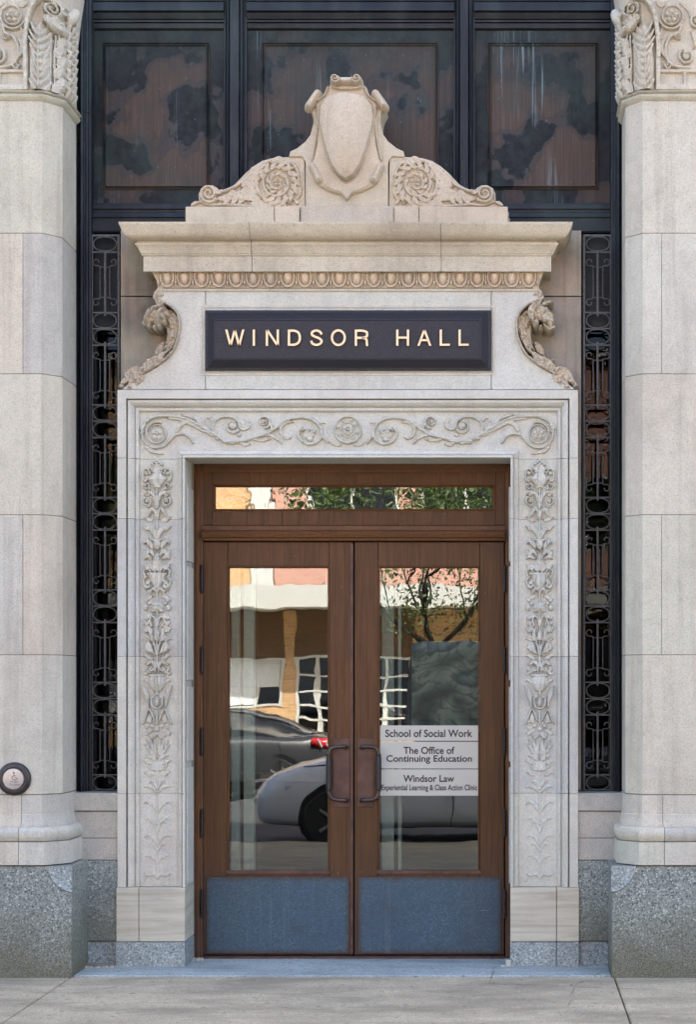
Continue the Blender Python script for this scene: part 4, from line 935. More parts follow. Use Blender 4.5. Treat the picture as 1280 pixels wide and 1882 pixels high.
# ================================================================ bronze spandrel wall above
sp = thing('bronze_spandrel', 'dark weathered bronze wall with three blotched panels behind the crest', 'metal wall', (CX, .35, wz(430)))
BD = .34
MB().box(wx(130, BD), wx(1150, BD), BD+.03, .60, wz(432, BD), wz(-60, BD)).build('backing_plate', 'bronze_s', sp)
for (a, b, i0, i1, bot) in ((162, 413, 190, 386, 349), (455, 836, 482, 806, 392), (873, 1130, 897, 1100, 349)):
    MB().pbox(a, 57, b, 375 if bot < 380 else 408, BD, BD+.029).build('panel_sheet', 'bronze_s', sp)
    k = rr(MB(), i0, 79, i1, bot, [(0, BD-.0005), (0, BD-.008), (1.6, BD-.014), (2.6, BD-.006), (3.4, BD-.003), (4.2, BD-.012), (5.5, BD-.020), (6.6, BD-.018), (7.4, BD-.008), (9, BD-.007)])
    k.build('raised_panel', 'bronze', sp)
    # head mouldings
    hp = [(-60, BD-.05), (7, BD-.05), (8.5, BD-.03), (9, BD-.045), (25, BD-.052), (27, BD-.025), (28.5, BD-.045), (38, BD-.03), (39.5, BD-.012), (40.5, BD-.03), (44, BD-.030), (44.6, BD-.012), (46, BD-.022), (54, BD-.018), (56, BD-.003), (57, BD+.01), (57, BD+.028), (-60, BD+.028)]
    hprof(hp, a, b, BD).build('head_moulding', 'bronze_d', sp)
# lower rail mouldings
hp = [(375.5, BD+.028), (375.5, BD-.02), (379, BD-.028), (386, BD-.03), (388, BD-.022), (392, BD-.020), (394, BD-.034), (402, BD-.042), (404, BD-.034), (408, BD-.032), (409, BD-.045), (428, BD-.046), (430.5, BD-.04), (430.5, BD+.028)]
hprof(hp, 158, 1133, BD).build('sill_moulding', 'bronze_d', sp)
def mull(x0, x1, y0, y1, grow=0, d=BD):
    w_ = x1-x0; g = grow
    f = [(0-g, .03), (0-g, -.03), (.07, -.034), (.10, -.022), (.15, -.022), (.17, -.05), (.25, -.062), (.29, -.050), (.31, -.072), (.69, -.072), (.71, -.050), (.75, -.062), (.83, -.05), (.85, -.022), (.90, -.022), (.93, -.034), (1+g, -.03), (1+g, .03)]
    return vprof([(x0+w_*t, d+q-(.008 if g else 0)) for t, q in f], y0, y1, d)
for a, b in ((413, 455), (835, 873)):
    mull(a, b, -60, 178).build('mullion', 'bronze_d', sp); mull(a, b, 178.8, 408, .02).build('mullion', 'bronze_d', sp)
for mir in (False, True):
    bp = thing('bronze_pilaster_strip', 'tall ribbed dark bronze strip between the %s stone pilaster and its grille window' % ('right' if mir else 'left'), 'bronze strip', (wx(150, .3) if not mir else 2*CX-wx(150, .3), .3, wz(1455, .3)), 'bronze strips beside the side windows')
    for y0, y1, g in ((-60, 205, 0), (205.8, 1455, .5)):
        f = [(134, .30), (134, .235), (137, .225), (139, .24), (140.5, .20-.002*g), (144, .195), (145, .215), (146.5, .215), (147.5, .18), (151, .172), (154, .18), (155, .20), (156.5, .2), (157.5, .225), (160, .228), (161, .25), (164.5, .252), (165, .33)]
        k = vprof([(p, d-.006*g) for p, d in f], y0, y1, .2)
        if mir: k.mirror()
        k.build('ribbed_strip', 'bronze_d', bp, bevel=.001)

# ================================================================ side windows and grilles
GD = .28
for mir in (False, True):
    sw = thing('side_window', 'tall narrow dark window behind the iron grille on the %s' % ('right with pink reflections' if mir else 'left'), 'window', (wx(193, .4) if not mir else 2*CX-wx(193, .4), .4, wz(1452, .4)), 'side windows')
    def sb(name, mat, a, b, x0, x1, d0, d1, bev=.002):
        k = MB().pbox(x0, a, x1, b, d0, d1)
        if mir: k.mirror()
        return k.build(name, mat, sw, bevel=bev)
    sb('head_panel', 'bronze_d', 431, 606, 160, 232, .355, .40); sb('glass_pane', 'glass_w', 606.5, 1452, 178, 222, .40, .406, 0)
    sb('window_stile', 'bronze_d', 606.5, 1456, 160, 177.5, .36, .43); sb('window_stile', 'bronze_d', 606.5, 1456, 222.5, 236, .36, .43); sb('window_sill', 'bronze_d', 1452.5, 1460, 160, 236, .24, .43)
    gr = thing('iron_grille', 'wrought iron grille of ovals and scrolls over the %s side window' % ('right' if mir else 'left'), 'grille', (wx(193, GD) if not mir else 2*CX-wx(193, GD), GD, wz(1452, GD)), 'iron grilles')
    def gx(p): x = wx(p, GD); return 2*CX-x if mir else x
    gc = 193.0; gl, gr_ = 168.2, 217.8
    def tb(name, pts, r, fl=1.6, n=6, key=None):
        return MB().tube([(gx(p), GD, wz(q, GD)) for p, q in pts], r, n, fl).build(name, 'iron', gr, smooth=True)
    for x0, x1 in ((166.2, 170.2), (215.8, 219.8)):
        k = MB().pbox(x0, 431, x1, 1454, GD-.012, GD+.012); k = k.mirror() if mir else k; k.build('frame_bar', 'iron', gr, bevel=.002)
    def hb(y, th=2.4):
        k = MB().pbox(170.4, y-th/2, 215.6, y+th/2, GD-.006, GD+.006); k = k.mirror() if mir else k; return k.build('crossbar', 'iron', gr)
    hb(433, 3.5); hb(1452, 4)
    ov0 = None
    def oval(cy, ry):
        global ov0
        pts = [(gc+21.3*math.copysign(abs(math.cos(a))**.85, math.cos(a)), cy+ry*math.copysign(abs(math.sin(a))**.9, math.sin(a))) for a in [2*PI*i/26 for i in range(27)]]
        if ov0 is None: ov0 = tb('oval_ring', pts, .0048, 1.8)
        else: clone(ov0, 'oval_ring', (gx(gc), GD, wz(cy, GD)), gr, scale=(1, 1, ry/13.0))
    oval(449, 13.0)
    hb(463.5); top = 463.5
    first = None
    for kx in range(6):
        bot = 574.5+169.8*kx
        if kx == 5: bot = 1423.5
        vb = MB().pbox(gc-1.9, top-6 if kx else top, gc+1.9, bot+6, GD-.014, GD-.004); vb = vb.mirror() if mir else vb; vb.build('spear_bar', 'iron', gr, bevel=.001)
        if first is None:
            items = []
            for s_ in (-1, 1):
                for f in (1, -1):
                    yb = 491.5 if f > 0 else 547
                    P = [(gc+s_*8.7, yb+f*1), (gc+s_*8.9, yb-f*2)]
                    cc_ = (gc+s_*15.3, yb-f*9.5)
                    P += [(gc+s_*9.5, yb-f*1.8), (gc+s_*14.0, yb-f*3.0)]+[(cc_[0]+s_*(7.2-3.9*t)*math.sin(PI*.1+t*4.6), cc_[1]+f*(7.2-3.9*t)*math.cos(PI*.1+t*4.6)) for t in np.linspace(0, 1, 12)]
                    items.append(tb('scroll', P, .0038))
                    items.append(tb('scroll_stub', [(gc+s_*22.4, yb-f*9.5), (gc+s_*26, yb-f*9.5)], .004))
                items.append(tb('side_bar', [(gc+s_*8.8, 491.5), (gc+s_*8.8, 547)], .0038))
            for yb in (491.5, 547):
                items.append(tb('tie_bar', [(gc-10, yb), (gc+10, yb)], .0036))
            first = [(o, WL[o].copy()) for o in items]; ftop = top; fh = 111.0
        else:
            dz = (top-ftop)*S*(D+GD)/D
            for o, c_ in first: clone(o, o.name.split('.')[0], (c_.x, c_.y, c_.z-dz), gr)
        hb(bot)
        if kx < 5:
            hb(bot+29.8); hb(bot+60); oval(bot+15, 13.6); oval(bot+45, 13.6); top = bot+60
        else: oval(bot+14.5, 12.8)

# ================================================================ wooden door frame
fr = thing('door_frame', 'brown oak frame with narrow transom light around the double doors', 'door frame', (CX, .36, 0))
FDp = .34
def fb_(name, mat, x0, y0, x1, y1, d0=FDp, d1=.46, bev=.002): return MB().pbox(x0, y0, x1, y1, d0, d1).build(name, mat, fr, bevel=bev)
def post(x0, x1, name='frame_post'):
    w_ = x1-x0; sg = 1 if x0 < 600 else -1
    f = [(0, .46), (0, .34), (.25, .336), (.28, .345), (.42, .345), (.45, .352), (.62, .358), (.66, .366), (1, .368), (1, .46)]
    pts = [((x0+w_*t) if sg > 0 else (x1-w_*t), d) for t, d in f]
    vprof(pts, 853, 1764, FDp).build(name, 'wood_l', fr)
post(356.5, 372); post(929.5, 945)
hp = [(850, .46), (850, .335), (856, .338), (857, .348), (861, .352), (862, .36), (866.5, .362), (866.5, .46)]
hprof(hp, 372.3, 929.2, FDp).build('frame_head', 'wood_l', fr)
fb_('transom_stile', 'wood', 372.6, 867, 390.5, 965, .372, .43); fb_('transom_stile', 'wood', 911.5, 867, 929.2, 965, .372, .43)
xs = [391]; rs = random.Random(11)
while xs[-1] < 880: xs.append(xs[-1]+rs.choice([24, 28, 32, 36, 33]))
xs = [x for x in xs if x < 895]+[911]
for a, b in zip(xs[:-1], xs[1:]): fb_('plank', 'wood', a+.12, 867, b-.12, 889.5, .374+rs.random()*.0008, .43, .0005)
xs = [391]
while xs[-1] < 880: xs.append(xs[-1]+rs.choice([26, 31, 36, 29, 34]))
xs = [x for x in xs if x < 895]+[911]
for a, b in zip(xs[:-1], xs[1:]): fb_('plank', 'wood', a+.12, 941, b-.12, 965, .374+rs.random()*.0008, .43, .0005)
k = MB()
tb_ = rr(MB(), 390.6, 889.6, 911.4, 940.9, [(0, .376), (0, .370), (2, .368), (3.4, .376), (4.2, .384), (6, .390)], cap=False).build('transom_bead', 'wood_l', fr)
fb_('transom_glass', 'glass_t', 396, 893, 906, 937, .392, .398, 0)
hprof([(965.3, .45), (965.3, .366), (967, .360), (974, .356), (975.5, .350), (977, .335), (983, .322), (988, .330), (989.5, .345), (993.5, .348), (994.5, .365), (994.5, .45)], 372.4, 929.1, .36).build('transom_bar', 'wood_l', fr)
fb_('threshold', 'plate', 372.5, 1757.5, 929, 1766, .33, .45, .002)

# ================================================================ door leaves
DD = .378
def leaf(mir):
    dr = thing('door_leaf', ('right glazed oak door leaf carrying three pale office signs' if mir else 'left glazed oak door leaf, clear glass without signs'), 'door', (wx(372, DD) if not mir else wx(929, DD), DD, .01), 'glazed double doors')
    def q(x): return x if not mir else 1301.0-x
    def db(name, mat, x0, y0, x1, y1, d0=DD, d1=.425, bev=.002, par=dr):
        a, b = sorted((q(x0), q(x1))); return MB().pbox(a, y0, b, y1, d0, d1).build(name, mat, par, bevel=bev)
    db('outer_stile', 'wood', 374, 996.5, 418.5, 1754); db('inner_stile', 'wood', 606, 996.5, 648.8, 1754)
    db('top_rail', 'wood', 419, 996.5, 605.5, 1040.5); db('bottom_rail', 'wood', 419, 1605, 605.5, 1754)
    a, b = sorted((q(419), q(605.5)))
    rr(MB(), a, 1041, b, 1604.5, [(0, .382), (0, .376), (1.2, .374), (1.6, .384), (3.2, .392)], cap=False).build('glazing_bead', 'wood_l', dr)
    db('sill_bead', 'plate', 416, 1599, 608, 1606, .370, .392, .002)
    gp = db('glass_pane', 'glass', 419, 1041.5, 605.5, 1603.5, .395, .401, 0)
    kp = db('kick_plate', 'kick', 379.5, 1611.5, 642, 1752, .3715, .3775, .0015)
    k = MB()
    sc = None
    for (x, y) in [(x_, y_) for y_ in (1615.5, 1747) for x_ in (384, 448, 511, 574, 637)]+[(383.5, 1681), (637.5, 1681)]:
        p = W(q(x), y, .371)
        if sc is None: sc = MB().lathe(p, [(.0065, 0), (.0050, -.0014), (.0025, -.0022)], 'y', 8).build('screw', 'plate', kp)
        else: clone(sc, 'screw', (p[0], WL[sc].y, p[2]), kp)
    db('edge_strip', 'plate', 644.5 if not mir else 645.5, 1000, 649.4 if not mir else 649.0, 1752, .374, .3775, .0006) if not mir else None
    bp_ = db('handle_plate', 'plate', 612.5 if not mir else 614, 1357, 643 if not mir else 644, 1483, .373, .3778, .002)
    # pull
    s_ = 1
    path_ = [(636.5, 1373, .374), (636.5, 1372.5, .345), (633, 1372, .326), (624, 1372, .320), (613, 1373.5, .318), (607, 1378, .318), (605, 1386, .318), (605, 1400, .318), (605, 1440, .318), (605, 1456, .318), (607.5, 1464, .318), (614, 1468.5, .318), (624, 1470, .320), (633, 1470.5, .326), (636.5, 1470.5, .345), (636.5, 1470.5, .374)]
    dh = .32
    P = [Vector((wx(q(x), dh), d, wz(y, dh))) for x, y, d in path_]
    Pc = catmull([tuple(p) for p in P], 4); MB().tube(Pc, .0125, 10).build('pull_handle', 'handle', dr, smooth='all')
    zc_ = wz(1420, dh); MB().lathe((wx(q(605), dh), .318, zc_), [(.0135, -.118), (.0175, -.116), (.0175, -.110), (.0135, -.108), (.0135, -.104), (.018, -.102), (.0185, -.09), (.0185, .09), (.018, .102), (.0135, .104), (.0135, .108), (.0175, .110), (.0175, .116), (.0135, .118)], 'z', 14).build('handle_grip', 'hinge', dr, smooth=True)
    for yy in (1373, 1470.5): MB().lathe(W(q(636.5), yy, .3728), [(.018, 0), (.017, -.006), (.012, -.008)], 'y', 14).build('handle_rose', 'handle', dr, smooth=True)
    hx = 371.3 if not mir else 1301-373
    prof_ = [(.002, -.0895), (.006, -.088), (.0075, -.083), (.005, -.080), (.0095, -.078), (.0095, -.048), (.0080, -.0475), (.0080, -.0465), (.0095, -.046), (.0095, -.016), (.008, -.0155), (.008, -.0145), (.0095, -.014), (.0095, .014), (.008, .0145), (.008, .0155), (.0095, .016), (.0095, .046), (.008, .0465), (.008, .0475), (.0095, .048), (.0095, .078), (.005, .080), (.0075, .083), (.006, .088), (.002, .0895)]
    h0 = None
    for yc in (1064, 1213, 1362, 1512, 1660):
        c_ = (wx(hx, .355), .355, wz(yc, .355))
        if h0 is None: h0 = MB().lathe(c_, prof_, 'z', 10).build('hinge', 'hinge', dr, smooth=True)
        else: clone(h0, 'hinge', c_, dr)
    return dr
ld = leaf(False); rd = leaf(True)
# signs on the right door's glass
def sign(label, box, lines):
    s_ = thing('door_sign', label, 'sign', (wx((box[0]+box[2])/2, .39), .39, wz(box[3], .39)), 'signs on the right door glass')
    MB().pbox(*box, .3905, .3945).build('sign_plate', 'signgrey', s_, bevel=.0006)
    for t, b in lines: fit_text('lettering', t, b, .3902, 'black', s_)
sign('pale grey glass sign reading School of Social Work, topmost on the right door', (699, 1333, 881, 1361.2), [('School of Social Work', (708.5, 1340.5, 869, 1354.5))])
sign('pale grey glass sign reading The Office of Continuing Education', (699, 1362.8, 881, 1412), [('The Office of', (742, 1372, 836, 1385.5)), ('Continuing Education', (710.5, 1387.5, 868, 1403.5))])
sign('pale grey glass sign reading Windsor Law, lowest on the right door', (699, 1413.6, 881, 1462), [('Windsor Law', (741.5, 1424, 835.5, 1437)), ('Experiential Learning & Class Action Clinic', (701.5, 1441.5, 877.5, 1455.5))])

# ================================================================ push button
pb = thing('door_push_button', 'round steel accessible door push button in a black ring on the left pilaster', 'button', W(27, 1460, PF))
c = W(27, 1431, PF)
MB().lathe(c, [(.098, 0), (.098, -.012), (.094, -.022), (.082, -.028), (.066, -.026), (.064, -.015)], 'y', 40).build('black_ring', 'rubber', pb, smooth=True)
MB().lathe((c[0], c[1]-.02, c[2]), [(.063, .004), (.063, -.012), (.060, -.017), (.052, -.0185)], 'y', 40).build('steel_button', 'steel', pb, smooth=True)
dsf = PF-.0388
def ln(name, pts, r): return MB().tube([(wx(x, dsf), dsf, wz(y, dsf)) for x, y in pts], r, 6, .3)
k = MB().lathe((wx(25.5, dsf), dsf, wz(1420, dsf)), [(.0052, .0003), (.0052, -.0006)], 'y', 12)
for pts in ([(25.6, 1422.3), (25.8, 1428), (29.5, 1428.2), (31.6, 1432.2), (33.2, 1431.6)], [(25.7, 1425), (29, 1425)], [(24.6, 1425.2), (22.3, 1427), (22.2, 1430.5), (24.4, 1433), (27.6, 1433), (29.6, 1431)]):
    k.tube([(wx(x, dsf), dsf, wz(y, dsf)) for x, y in pts], .0017, 6, .35)
k.build('wheelchair_symbol', 'black', pb)
fit_text('lettering', 'PUSH', (19.5, 1434.5, 33.5, 1438.2), dsf+.0003, 'engrave', pb, .0005); fit_text('lettering', 'TO OPEN', (16.5, 1440, 37, 1443.8), dsf+.0003, 'engrave', pb, .0005)
#__P4__
# ================================================================ across the street (seen in the glass)
def brickmat(name, c1, c2, mo):
    g = G(name); b = g.n('ShaderNodeTexBrick'); mp = g.n('ShaderNodeMapping'); mp.inputs['Rotation'].default_value = (PI/2, 0, 0)
    g.put(mp.inputs[0], g.pos); g.put(b.inputs['Vector'], mp.outputs[0]); b.inputs['Color1'].default_value = (*c1, 1); b.inputs['Color2'].default_value = (*c2, 1); b.inputs['Mortar'].default_value = (*mo, 1)
    b.inputs['Scale'].default_value = 1; b.inputs['Brick Width'].default_value = .22; b.inputs['Row Height'].default_value = .075; b.inputs['Mortar Size'].default_value = .008
    return g.out(b.outputs[0], .9)
M['ochre'] = brickmat('ochre_brick', (.60, .36, .16), (.46, .26, .11), (.48, .42, .33))
M['umber_shaded'] = brickmat('umber_shaded_brick', (.17, .095, .05), (.12, .07, .04), (.14, .11, .08))  # dark brown brick; the canopy's shade over the windows is put into its colour
M['pink'] = brickmat('pink_brick', (.50, .26, .20), (.44, .22, .17), (.42, .33, .28))
M['white'] = plain('white_paint', (.52, .53, .51), .5); M['blind'] = plain('pale_blind', (.62, .66, .70), .7)
YB = -32.0
fbld = thing('brick_building', 'ochre and pink brick building across the street, mirrored in the door glass', 'building', (-4, YB-2, 0))
def fx(n, mat, x0, x1, z0, z1, y0=YB, y1=YB-.3): return MB().box(x0, x1, y0, y1, z0, z1).build(n, mat, fbld)
wins = [(-13.5, -11.2, .9, 2.25), (-10.4, -8.0, .9, 2.25), (-6.6, -5.15, 1.25, 2.25), (-4.85, -2.2, .55, 2.3), (.6, 2.8, .9, 2.3), (3.6, 6.2, .9, 2.3)]
x = -22.
for a, b, z0, z1 in wins:
    fx('brick_pier', 'ochre', x, a, -.01, 3.4); fx('brick_apron', 'ochre', a+.002, b-.002, -.01, z0-.06); fx('brick_head', 'umber_shaded', a+.002, b-.002, z1+.06, 3.4); x = b
    w_ = MB()
    for (p, q, r, s_) in ((a, b, z0-.06, z0), (a, b, z1, z1+.06), (a, a+.08, z0, z1), (b-.08, b, z0, z1)): w_.box(p+.003, q-.003, YB+.03, YB-.1, r, s_)
    wf = w_.build('window_frame', 'white', fbld)
    MB().box(a+.08, b-.08, YB-.08, YB-.1, z0, z1).build('pane', 'glass_far', wf)
    if a == -4.85:
        g_ = MB()
        for xx in (-4.4, -3.4, -2.9): g_.box(xx, xx+.09, YB+.04, YB-.02, z0, z1)
        for zz in (.9, 1.22, 1.55, 1.9): g_.box(a+.1, b-.1, YB+.06, YB+.045, zz, zz+.05)
        g_.build('glazing_bars', 'white', wf)
    else:
        MB().box(a+.1, b-.1, YB-.06, YB-.075, z0+.45, z1).build('blind', 'blind', wf); MB().box(a+.1, b-.62, YB-.06, YB-.075, z0+.03, z0+.445).build('blind', 'blind', wf); MB().box(b-.66, b-.6, YB-.04, YB-.09, z0, z0+.45).build('casement_bar', 'white', wf)
    MB().box(a+.05, b-.05, YB-.2, YB-.25, z0, z1).build('room_back', 'dark_in', wf)
fx('brick_pier', 'ochre', x, 18, -.01, 3.4)
fx('canopy', 'white', -22, 18, 3.42, 3.9, YB+1.5, YB-.3)
fx('upper_wall', 'ochre', -22, -5.9, 3.92, 9.0); fx('white_pilaster', 'white', -5.88, -5.4, 3.92, 9.0, YB+.15, YB-.3); fx('upper_wall', 'pink', -5.38, 18, 3.92, 4.75)
fx('upper_wall', 'pink', -5.38, 18, 6.5, 9.0)
x = -5.38
for a in np.arange(-4.6, 17, 2.6):
    fx('upper_pier', 'pink', x, a, 4.77, 6.48); k = MB()
    for p, q, r, s_ in ((0, 2, 0, .09), (0, 2, 1.62, 1.71), (0, .09, .09, 1.62), (1.91, 2, .09, 1.62), (.95, 1.05, .09, 1.62)): k.box(a+p, a+q, YB+.03, YB-.12, 4.77+r, 4.77+s_)
    wf = k.build('window_frame', 'white', fbld); MB().box(a+.09, a+1.91, YB-.08, YB-.1, 4.86, 6.39).build('pane', 'glass_far', wf); x = a+2
fx('upper_pier', 'pink', x, 18, 4.77, 6.48); fx('roof', 'white', -22.2, 18.2, 9.02, 9.25, YB+.25, YB-12); fx('core', 'dark_in', -22, 18, 0, 9, YB-.32, YB-12)

# cars
def paint(name, c, metal=.4, rough=.28):
    g = G(name); g.b.inputs['Coat Weight'].default_value = .8; g.b.inputs['Coat Roughness'].default_value = .04
    return g.out(g.ramp(g.noise(3, 2), [(.3, tuple(x*.95 for x in c)), (.7, c)]), rough, None, metal=metal)
M['silver'] = paint('pale_silver_paint', (.62, .66, .72), .05); M['blackvan'] = paint('black_paint', (.006, .006, .007), .0, .4); M['darkcar'] = paint('dark_grey_paint', (.05, .053, .058)); M['tyre'] = plain('tyre', (.02, .02, .02), .8)
M['rim'] = plain('alloy_rim', (.5, .5, .52), .3, .8); M['tail'] = plain('red_lamp_glass', (.55, .02, .02), .15); M['lamp'] = plain('clear_lamp_glass', (.6, .62, .65), .1, .3); M['carglass'] = plain('tinted_car_glass', (.015, .017, .02), .05)
def car(label, mat, xf, yc, stations, cabin, wheels, L, name='parked_car'):
    """stations: (x from nose, top z, half width, bottom z)"""
    o = thing(name, label, 'car', (xf+L/2, yc, -.14), None)
    def loft(st_, sec):
        m = MB(); n = None
        for s_ in st_:
            pts = sec(*s_); n = len(pts); m.v += pts
        for i in range(len(st_)-1):
            for k in range(n):
                q = (k+1) % n; m.f.append((i*n+k, i*n+q, (i+1)*n+q, (i+1)*n+k))
        m.f.append(tuple(range(n-1, -1, -1))); m.f.append(tuple((len(st_)-1)*n+k for k in range(n))); return m
    zb = -.14
    def body(x, zt, hw, z0):
        pr = [(hw*.86, z0), (hw*.97, z0+.08), (hw, z0+.30), (hw*.985, (z0+zt)/2+.12), (hw*.93, zt-.05), (hw*.80, zt), (0, zt+.03)]
        return [(xf+x, yc+y, zb+z) for y, z in pr]+[(xf+x, yc-y, zb+z) for y, z in reversed(pr[:-1])]
    b = loft(stations, body).build('body', mat, o, smooth=True)
    sb_ = b.modifiers.new('s', 'SUBSURF'); sb_.levels = sb_.render_levels = 2
    def cab(x, zl, zt, hb, ht):
        pr = [(hb, zl), (hb*.97, zl+(zt-zl)*.3), (ht, zl+(zt-zl)*.9), (ht*.8, zt), (0, zt+.02)]
        return [(xf+x, yc+y, zb+z) for y, z in pr]+[(xf+x, yc-y, zb+z) for y, z in reversed(pr[:-1])]
    loft(cabin, cab).build('windows', 'carglass', o, smooth=True)
    rf = [(x, zt-.07, zt+.012, ht*1.015, ht*1.0) for x, zl, zt, hb, ht in cabin[1:-1]]
    if name == 'parked_van': rf = [(x, 1.3, zt+.012, hb*1.01, ht*1.01) for x, zl, zt, hb, ht in cabin[1:-1]]
    loft(rf, cab).build('roof', mat, o, smooth=True)
    for wxp in wheels:
        for sy in (-1, 1):
            cy = yc+sy*(stations[2][2]-.10)
            wv = thing('wheel', '', '', (xf+wxp, cy, zb+.34)); del wv['label']; del wv['category']; wv.parent = o; wv.location = WL[wv]-WL[o]
            MB().lathe((xf+wxp, cy, zb+.34), [(.20, -.11), (.31, -.12), (.345, -.09), (.345, .09), (.31, .12), (.20, .11)], 'y', 28).build('tyre', 'tyre', wv, smooth=True)
            k = MB().lathe((xf+wxp, cy+sy*.112, zb+.34), [(.05, -.008), (.05, .012)], 'y', 12).lathe((xf+wxp, cy+sy*.02, zb+.34), [(.205, -.01), (.205, .01)], 'y', 24)
            for a in range(5):
                an = a*2*PI/5; k.tube([(xf+wxp+.03*math.cos(an), cy+sy*.11, zb+.34+.03*math.sin(an)), (xf+wxp+.205*math.cos(an), cy+sy*.10, zb+.34+.205*math.sin(an))], .022, 6)
            k.build('rim', 'rim', wv)
            MB().lathe((xf+wxp, yc+sy*(stations[2][2]-.02), zb+.36), [(.385, -.012), (.385, .026)], 'y', 28).build('wheel_arch', 'rubber', o)
    return o
nx = -2.82
c1 = car('pale silver car parked at the near kerb, mirrored low in the door glass', 'silver', nx, -10.1,
    [(-.1, .60, .50, .34), (.0, .78, .78, .26), (.35, .95, .90, .22), (1.1, 1.10, .92, .22), (2.3, 1.15, .92, .22), (3.4, 1.18, .93, .22), (4.4, 1.18, .91, .24), (4.9, 1.0, .80, .3), (5.0, .75, .6, .35)],
    [(2.6, 1.10, 1.12, .74, .60), (3.5, 1.12, 1.58, .78, .62), (4.1, 1.12, 1.62, .78, .62), (4.6, 1.12, 1.50, .76, .60), (4.85, 1.08, 1.12, .70, .55)], [.85, 3.9], 4.9)
MB().tube([(nx+.16, -9.44, .52), (nx+.30, -9.30, .56), (nx+.62, -9.245, .60)], [.03, .055, .02], 8).build('headlight', 'lamp', c1, smooth='all')
MB().tube([(nx+.16, -10.76, .52), (nx+.30, -10.9, .56), (nx+.62, -10.955, .60)], [.03, .055, .02], 8).build('headlight', 'lamp', c1, smooth='all')
MB().box(nx+2.3, nx+2.5, -9.20, -9.14, .66, .70).build('door_handle', 'silver', c1, bevel=.01)
MB().tube([(nx+2.55, -9.12, .98), (nx+2.58, -9.02, 1.02), (nx+2.62, -8.97, 1.03)], [.03, .06, .05], 8).build('side_mirror', 'silver', c1, smooth='all')
L2 = 4.7; fx2 = -2.78-L2
c2 = car('dark grey saloon with red tail lamps parked across the street, mirrored in the left door', 'darkcar', fx2, -19.9,
    [(0, .5, .5, .3), (.12, .72, .76, .22), (.5, .86, .88, .20), (1.4, .95, .90, .20), (2.4, .98, .91, .20), (3.6, 1.02, .91, .20), (4.3, 1.06, .88, .22), (4.62, .98, .80, .28), (4.7, .7, .7, .34)],
    [(1.3, .92, .95, .74, .6), (2.1, .95, 1.40, .76, .60), (2.9, .95, 1.45, .76, .60), (3.6, .98, 1.32, .74, .58), (4.25, 1.0, 1.06, .68, .55)], [.95, 3.75], L2)
for s_ in (-1, 1): MB().tube([(fx2+4.25, -19.9+s_*.86, .80), (fx2+4.5, -19.9+s_*.78, .78), (fx2+4.66, -19.9+s_*.5, .76)], [.05, .085, .06], 8).build('tail_light', 'tail', c2, smooth='all')
for s_ in (-1, 1):
    for i in range(3): MB().tube([(fx2+4.36+i*.09, -19.9+s_*(.90-i*.05), .84-i*.01), (fx2+4.40+i*.09, -19.9+s_*(.89-i*.05), .74)], .016, 6).build('reversing_lamp', 'lamp', c2)
MB().box(fx2+4.60, fx2+4.74, -20.2, -19.6, .50, .62).build('number_plate', 'white', c2, bevel=.01)
for xx in (1.9, 2.85, 3.75): MB().tube([(fx2+xx, -18.99, .1), (fx2+xx+.02, -18.975, .5), (fx2+xx, -19.0, .80)], .009, 5).build('door_seam', 'rubber', c2)
MB().tube([(fx2+1.35, -19.2, .84), (fx2+2.1, -19.28, 1.24), (fx2+2.9, -19.30, 1.30), (fx2+3.6, -19.32, 1.18), (fx2+4.2, -19.36, .93)], .014, 6).build('window_trim', 'rim', c2)

# dark van parked right of the saloon
vx = -1.72
sm = MB()
for xx in (nx+2.15, nx+3.35):
    sm.tube([(xx, -9.176, .12), (xx+.01, -9.164, .45), (xx-.02, -9.18, .80), (xx-.03, -9.23, .93)], .008, 5)
sm.tube([(nx+.5, -9.30, .80), (nx+1.2, -9.235, .86), (nx+2.6, -9.215, .90), (nx+4.2, -9.215, .92)], .006, 5)
sm.tube([(nx+.02, -9.62, .42), (nx+.10, -9.45, .40), (nx+.35, -9.27, .38)], [.02, .03, .01], 6)
sm.build('trim_lines', 'rubber', c1)
MB().tube([(nx+1.35, -9.19, .02), (nx+2.4, -9.175, .01), (nx+3.4, -9.175, .02)], [.03, .035, .03], 6).build('sill_trim', 'rubber', c1)
for i in range(3): MB().tube([(nx-.08, -10.6, .40+i*.09), (nx-.13, -10.1, .40+i*.09), (nx-.08, -9.6, .40+i*.09)], .018, 6).build('grille_bar', 'rim', c1)
c3 = car('black high-roofed van parked across the street right of the saloon', 'blackvan', vx, -19.9,
    [(0, .5, .6, .3), (.06, .9, .86, .22), (.3, 1.15, .95, .22), (1.2, 1.30, .98, .22), (2.4, 1.32, .98, .22), (3.6, 1.32, .98, .22), (4.4, 1.30, .96, .24), (4.9, 1.05, .85, .3), (5.0, .8, .7, .35)],
    [(.02, 1.1, 1.15, .90, .80), (.12, 1.15, 2.50, .92, .84), (2.0, 1.15, 2.56, .93, .85), (3.3, 1.15, 2.50, .93, .83), (4.4, 1.15, 1.3, .9, .75)], [1.0, 4.0], 5.0, 'parked_van')
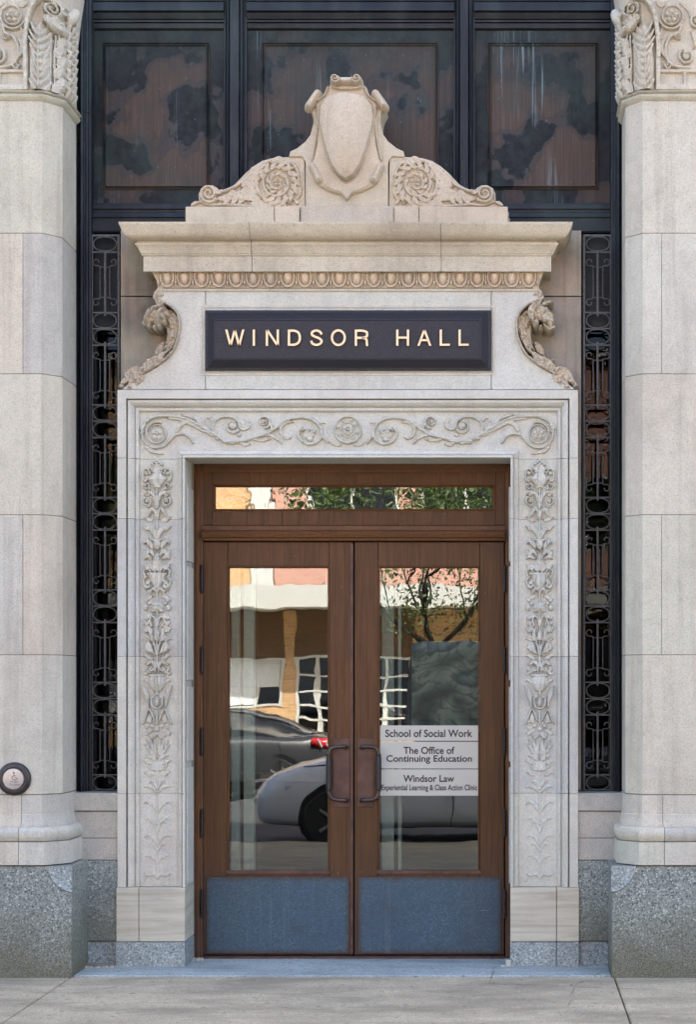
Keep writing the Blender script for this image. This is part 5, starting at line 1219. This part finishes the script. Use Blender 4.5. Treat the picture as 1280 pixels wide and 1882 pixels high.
# street tree
def bark():
    g = G('tree_bark'); n = g.noise(1, 5, .6, g.map((30, 30, 6))); return g.out(g.ramp(n, [(.3, (.018, .014, .012)), (.7, (.05, .04, .033))]), .9, n, .5, .01)
def leafm():
    g = G('leaf'); r = g.noise(2.2, 3); return g.out(g.ramp(r, [(.3, (.025, .055, .012)), (.7, (.09, .15, .03))]), .55)
M['bark'] = bark(); M['leaf'] = leafm()
def tree(label, bx, by, fork, ht, spread, seed, nleaf=5000):
    rt = random.Random(seed); o = thing('street_tree', label, 'tree', (bx, by, 0), 'street trees across the road')
    t = MB(); t.tube([(bx, by, -.02), (bx+.04, by, fork*.5), (bx, by, fork)], [.17, .13, .12], 10); t.build('trunk', 'bark', o, smooth='all')
    l = MB(); tips = []
    def limb(p, d, ln, r, lv):
        pts = [p]; q = p.copy(); dd = d.copy()
        for i in range(4): dd = (dd+Vector((rt.uniform(-.22, .22), rt.uniform(-.22, .22), rt.uniform(-.02, .18)))).normalized(); q = q+dd*ln/4; pts.append(q.copy())
        l.tube(pts, [r, r*.85, r*.72, r*.6, r*.5], 6)
        if lv >= 3: tips.append(q); return
        tips.append(pts[3])
        if lv == 0: tips.append(pts[2])
        for k in range(3 if lv < 2 else 2):
            nd = (dd+Vector((rt.uniform(-.8, .8), rt.uniform(-.8, .8), rt.uniform(-.15, .5)))).normalized(); limb(pts[-1 if k < 2 else 2], nd, ln*.68, r*.5, lv+1)
    for k in range(5):
        a = k*2*PI/5+.4; limb(Vector((bx, by, fork-.05)), Vector((math.cos(a)*spread, math.sin(a)*spread, 1)).normalized(), ht*.30, .045, 0)
    l.build('limbs', 'bark', o, smooth='all')
    n = nleaf; V = np.zeros((n*4, 3)); tp = np.array([tuple(x) for x in tips]); rr_ = np.random.default_rng(seed)
    c = tp[rr_.integers(0, len(tp), n)]+rr_.normal(0, .22, (n, 3)); u = rr_.normal(0, 1, (n, 3)); u /= np.linalg.norm(u, axis=1)[:, None]; v = np.cross(u, rr_.normal(0, 1, (n, 3))); v /= np.linalg.norm(v, axis=1)[:, None]
    sz = rr_.uniform(.028, .058, (n, 1)); V[0::4] = c-u*sz; V[1::4] = c+v*sz*.5; V[2::4] = c+u*sz; V[3::4] = c-v*sz*.5
    m = MB(); m.v = V.tolist(); m.f = [(4*i, 4*i+1, 4*i+2, 4*i+3) for i in range(n)]; m.build('crown', 'leaf', o, fix=False)
tree('leafy street tree with forked dark limbs across the road, mirrored in the right door', -1.35, -22.3, 2.35, 6.4, 1.15, 5, 15000)
tree('leafy street tree farther left across the road, mirrored at the left door top', -8.3, -22.5, 2.5, 5.4, .9, 8, 9000)
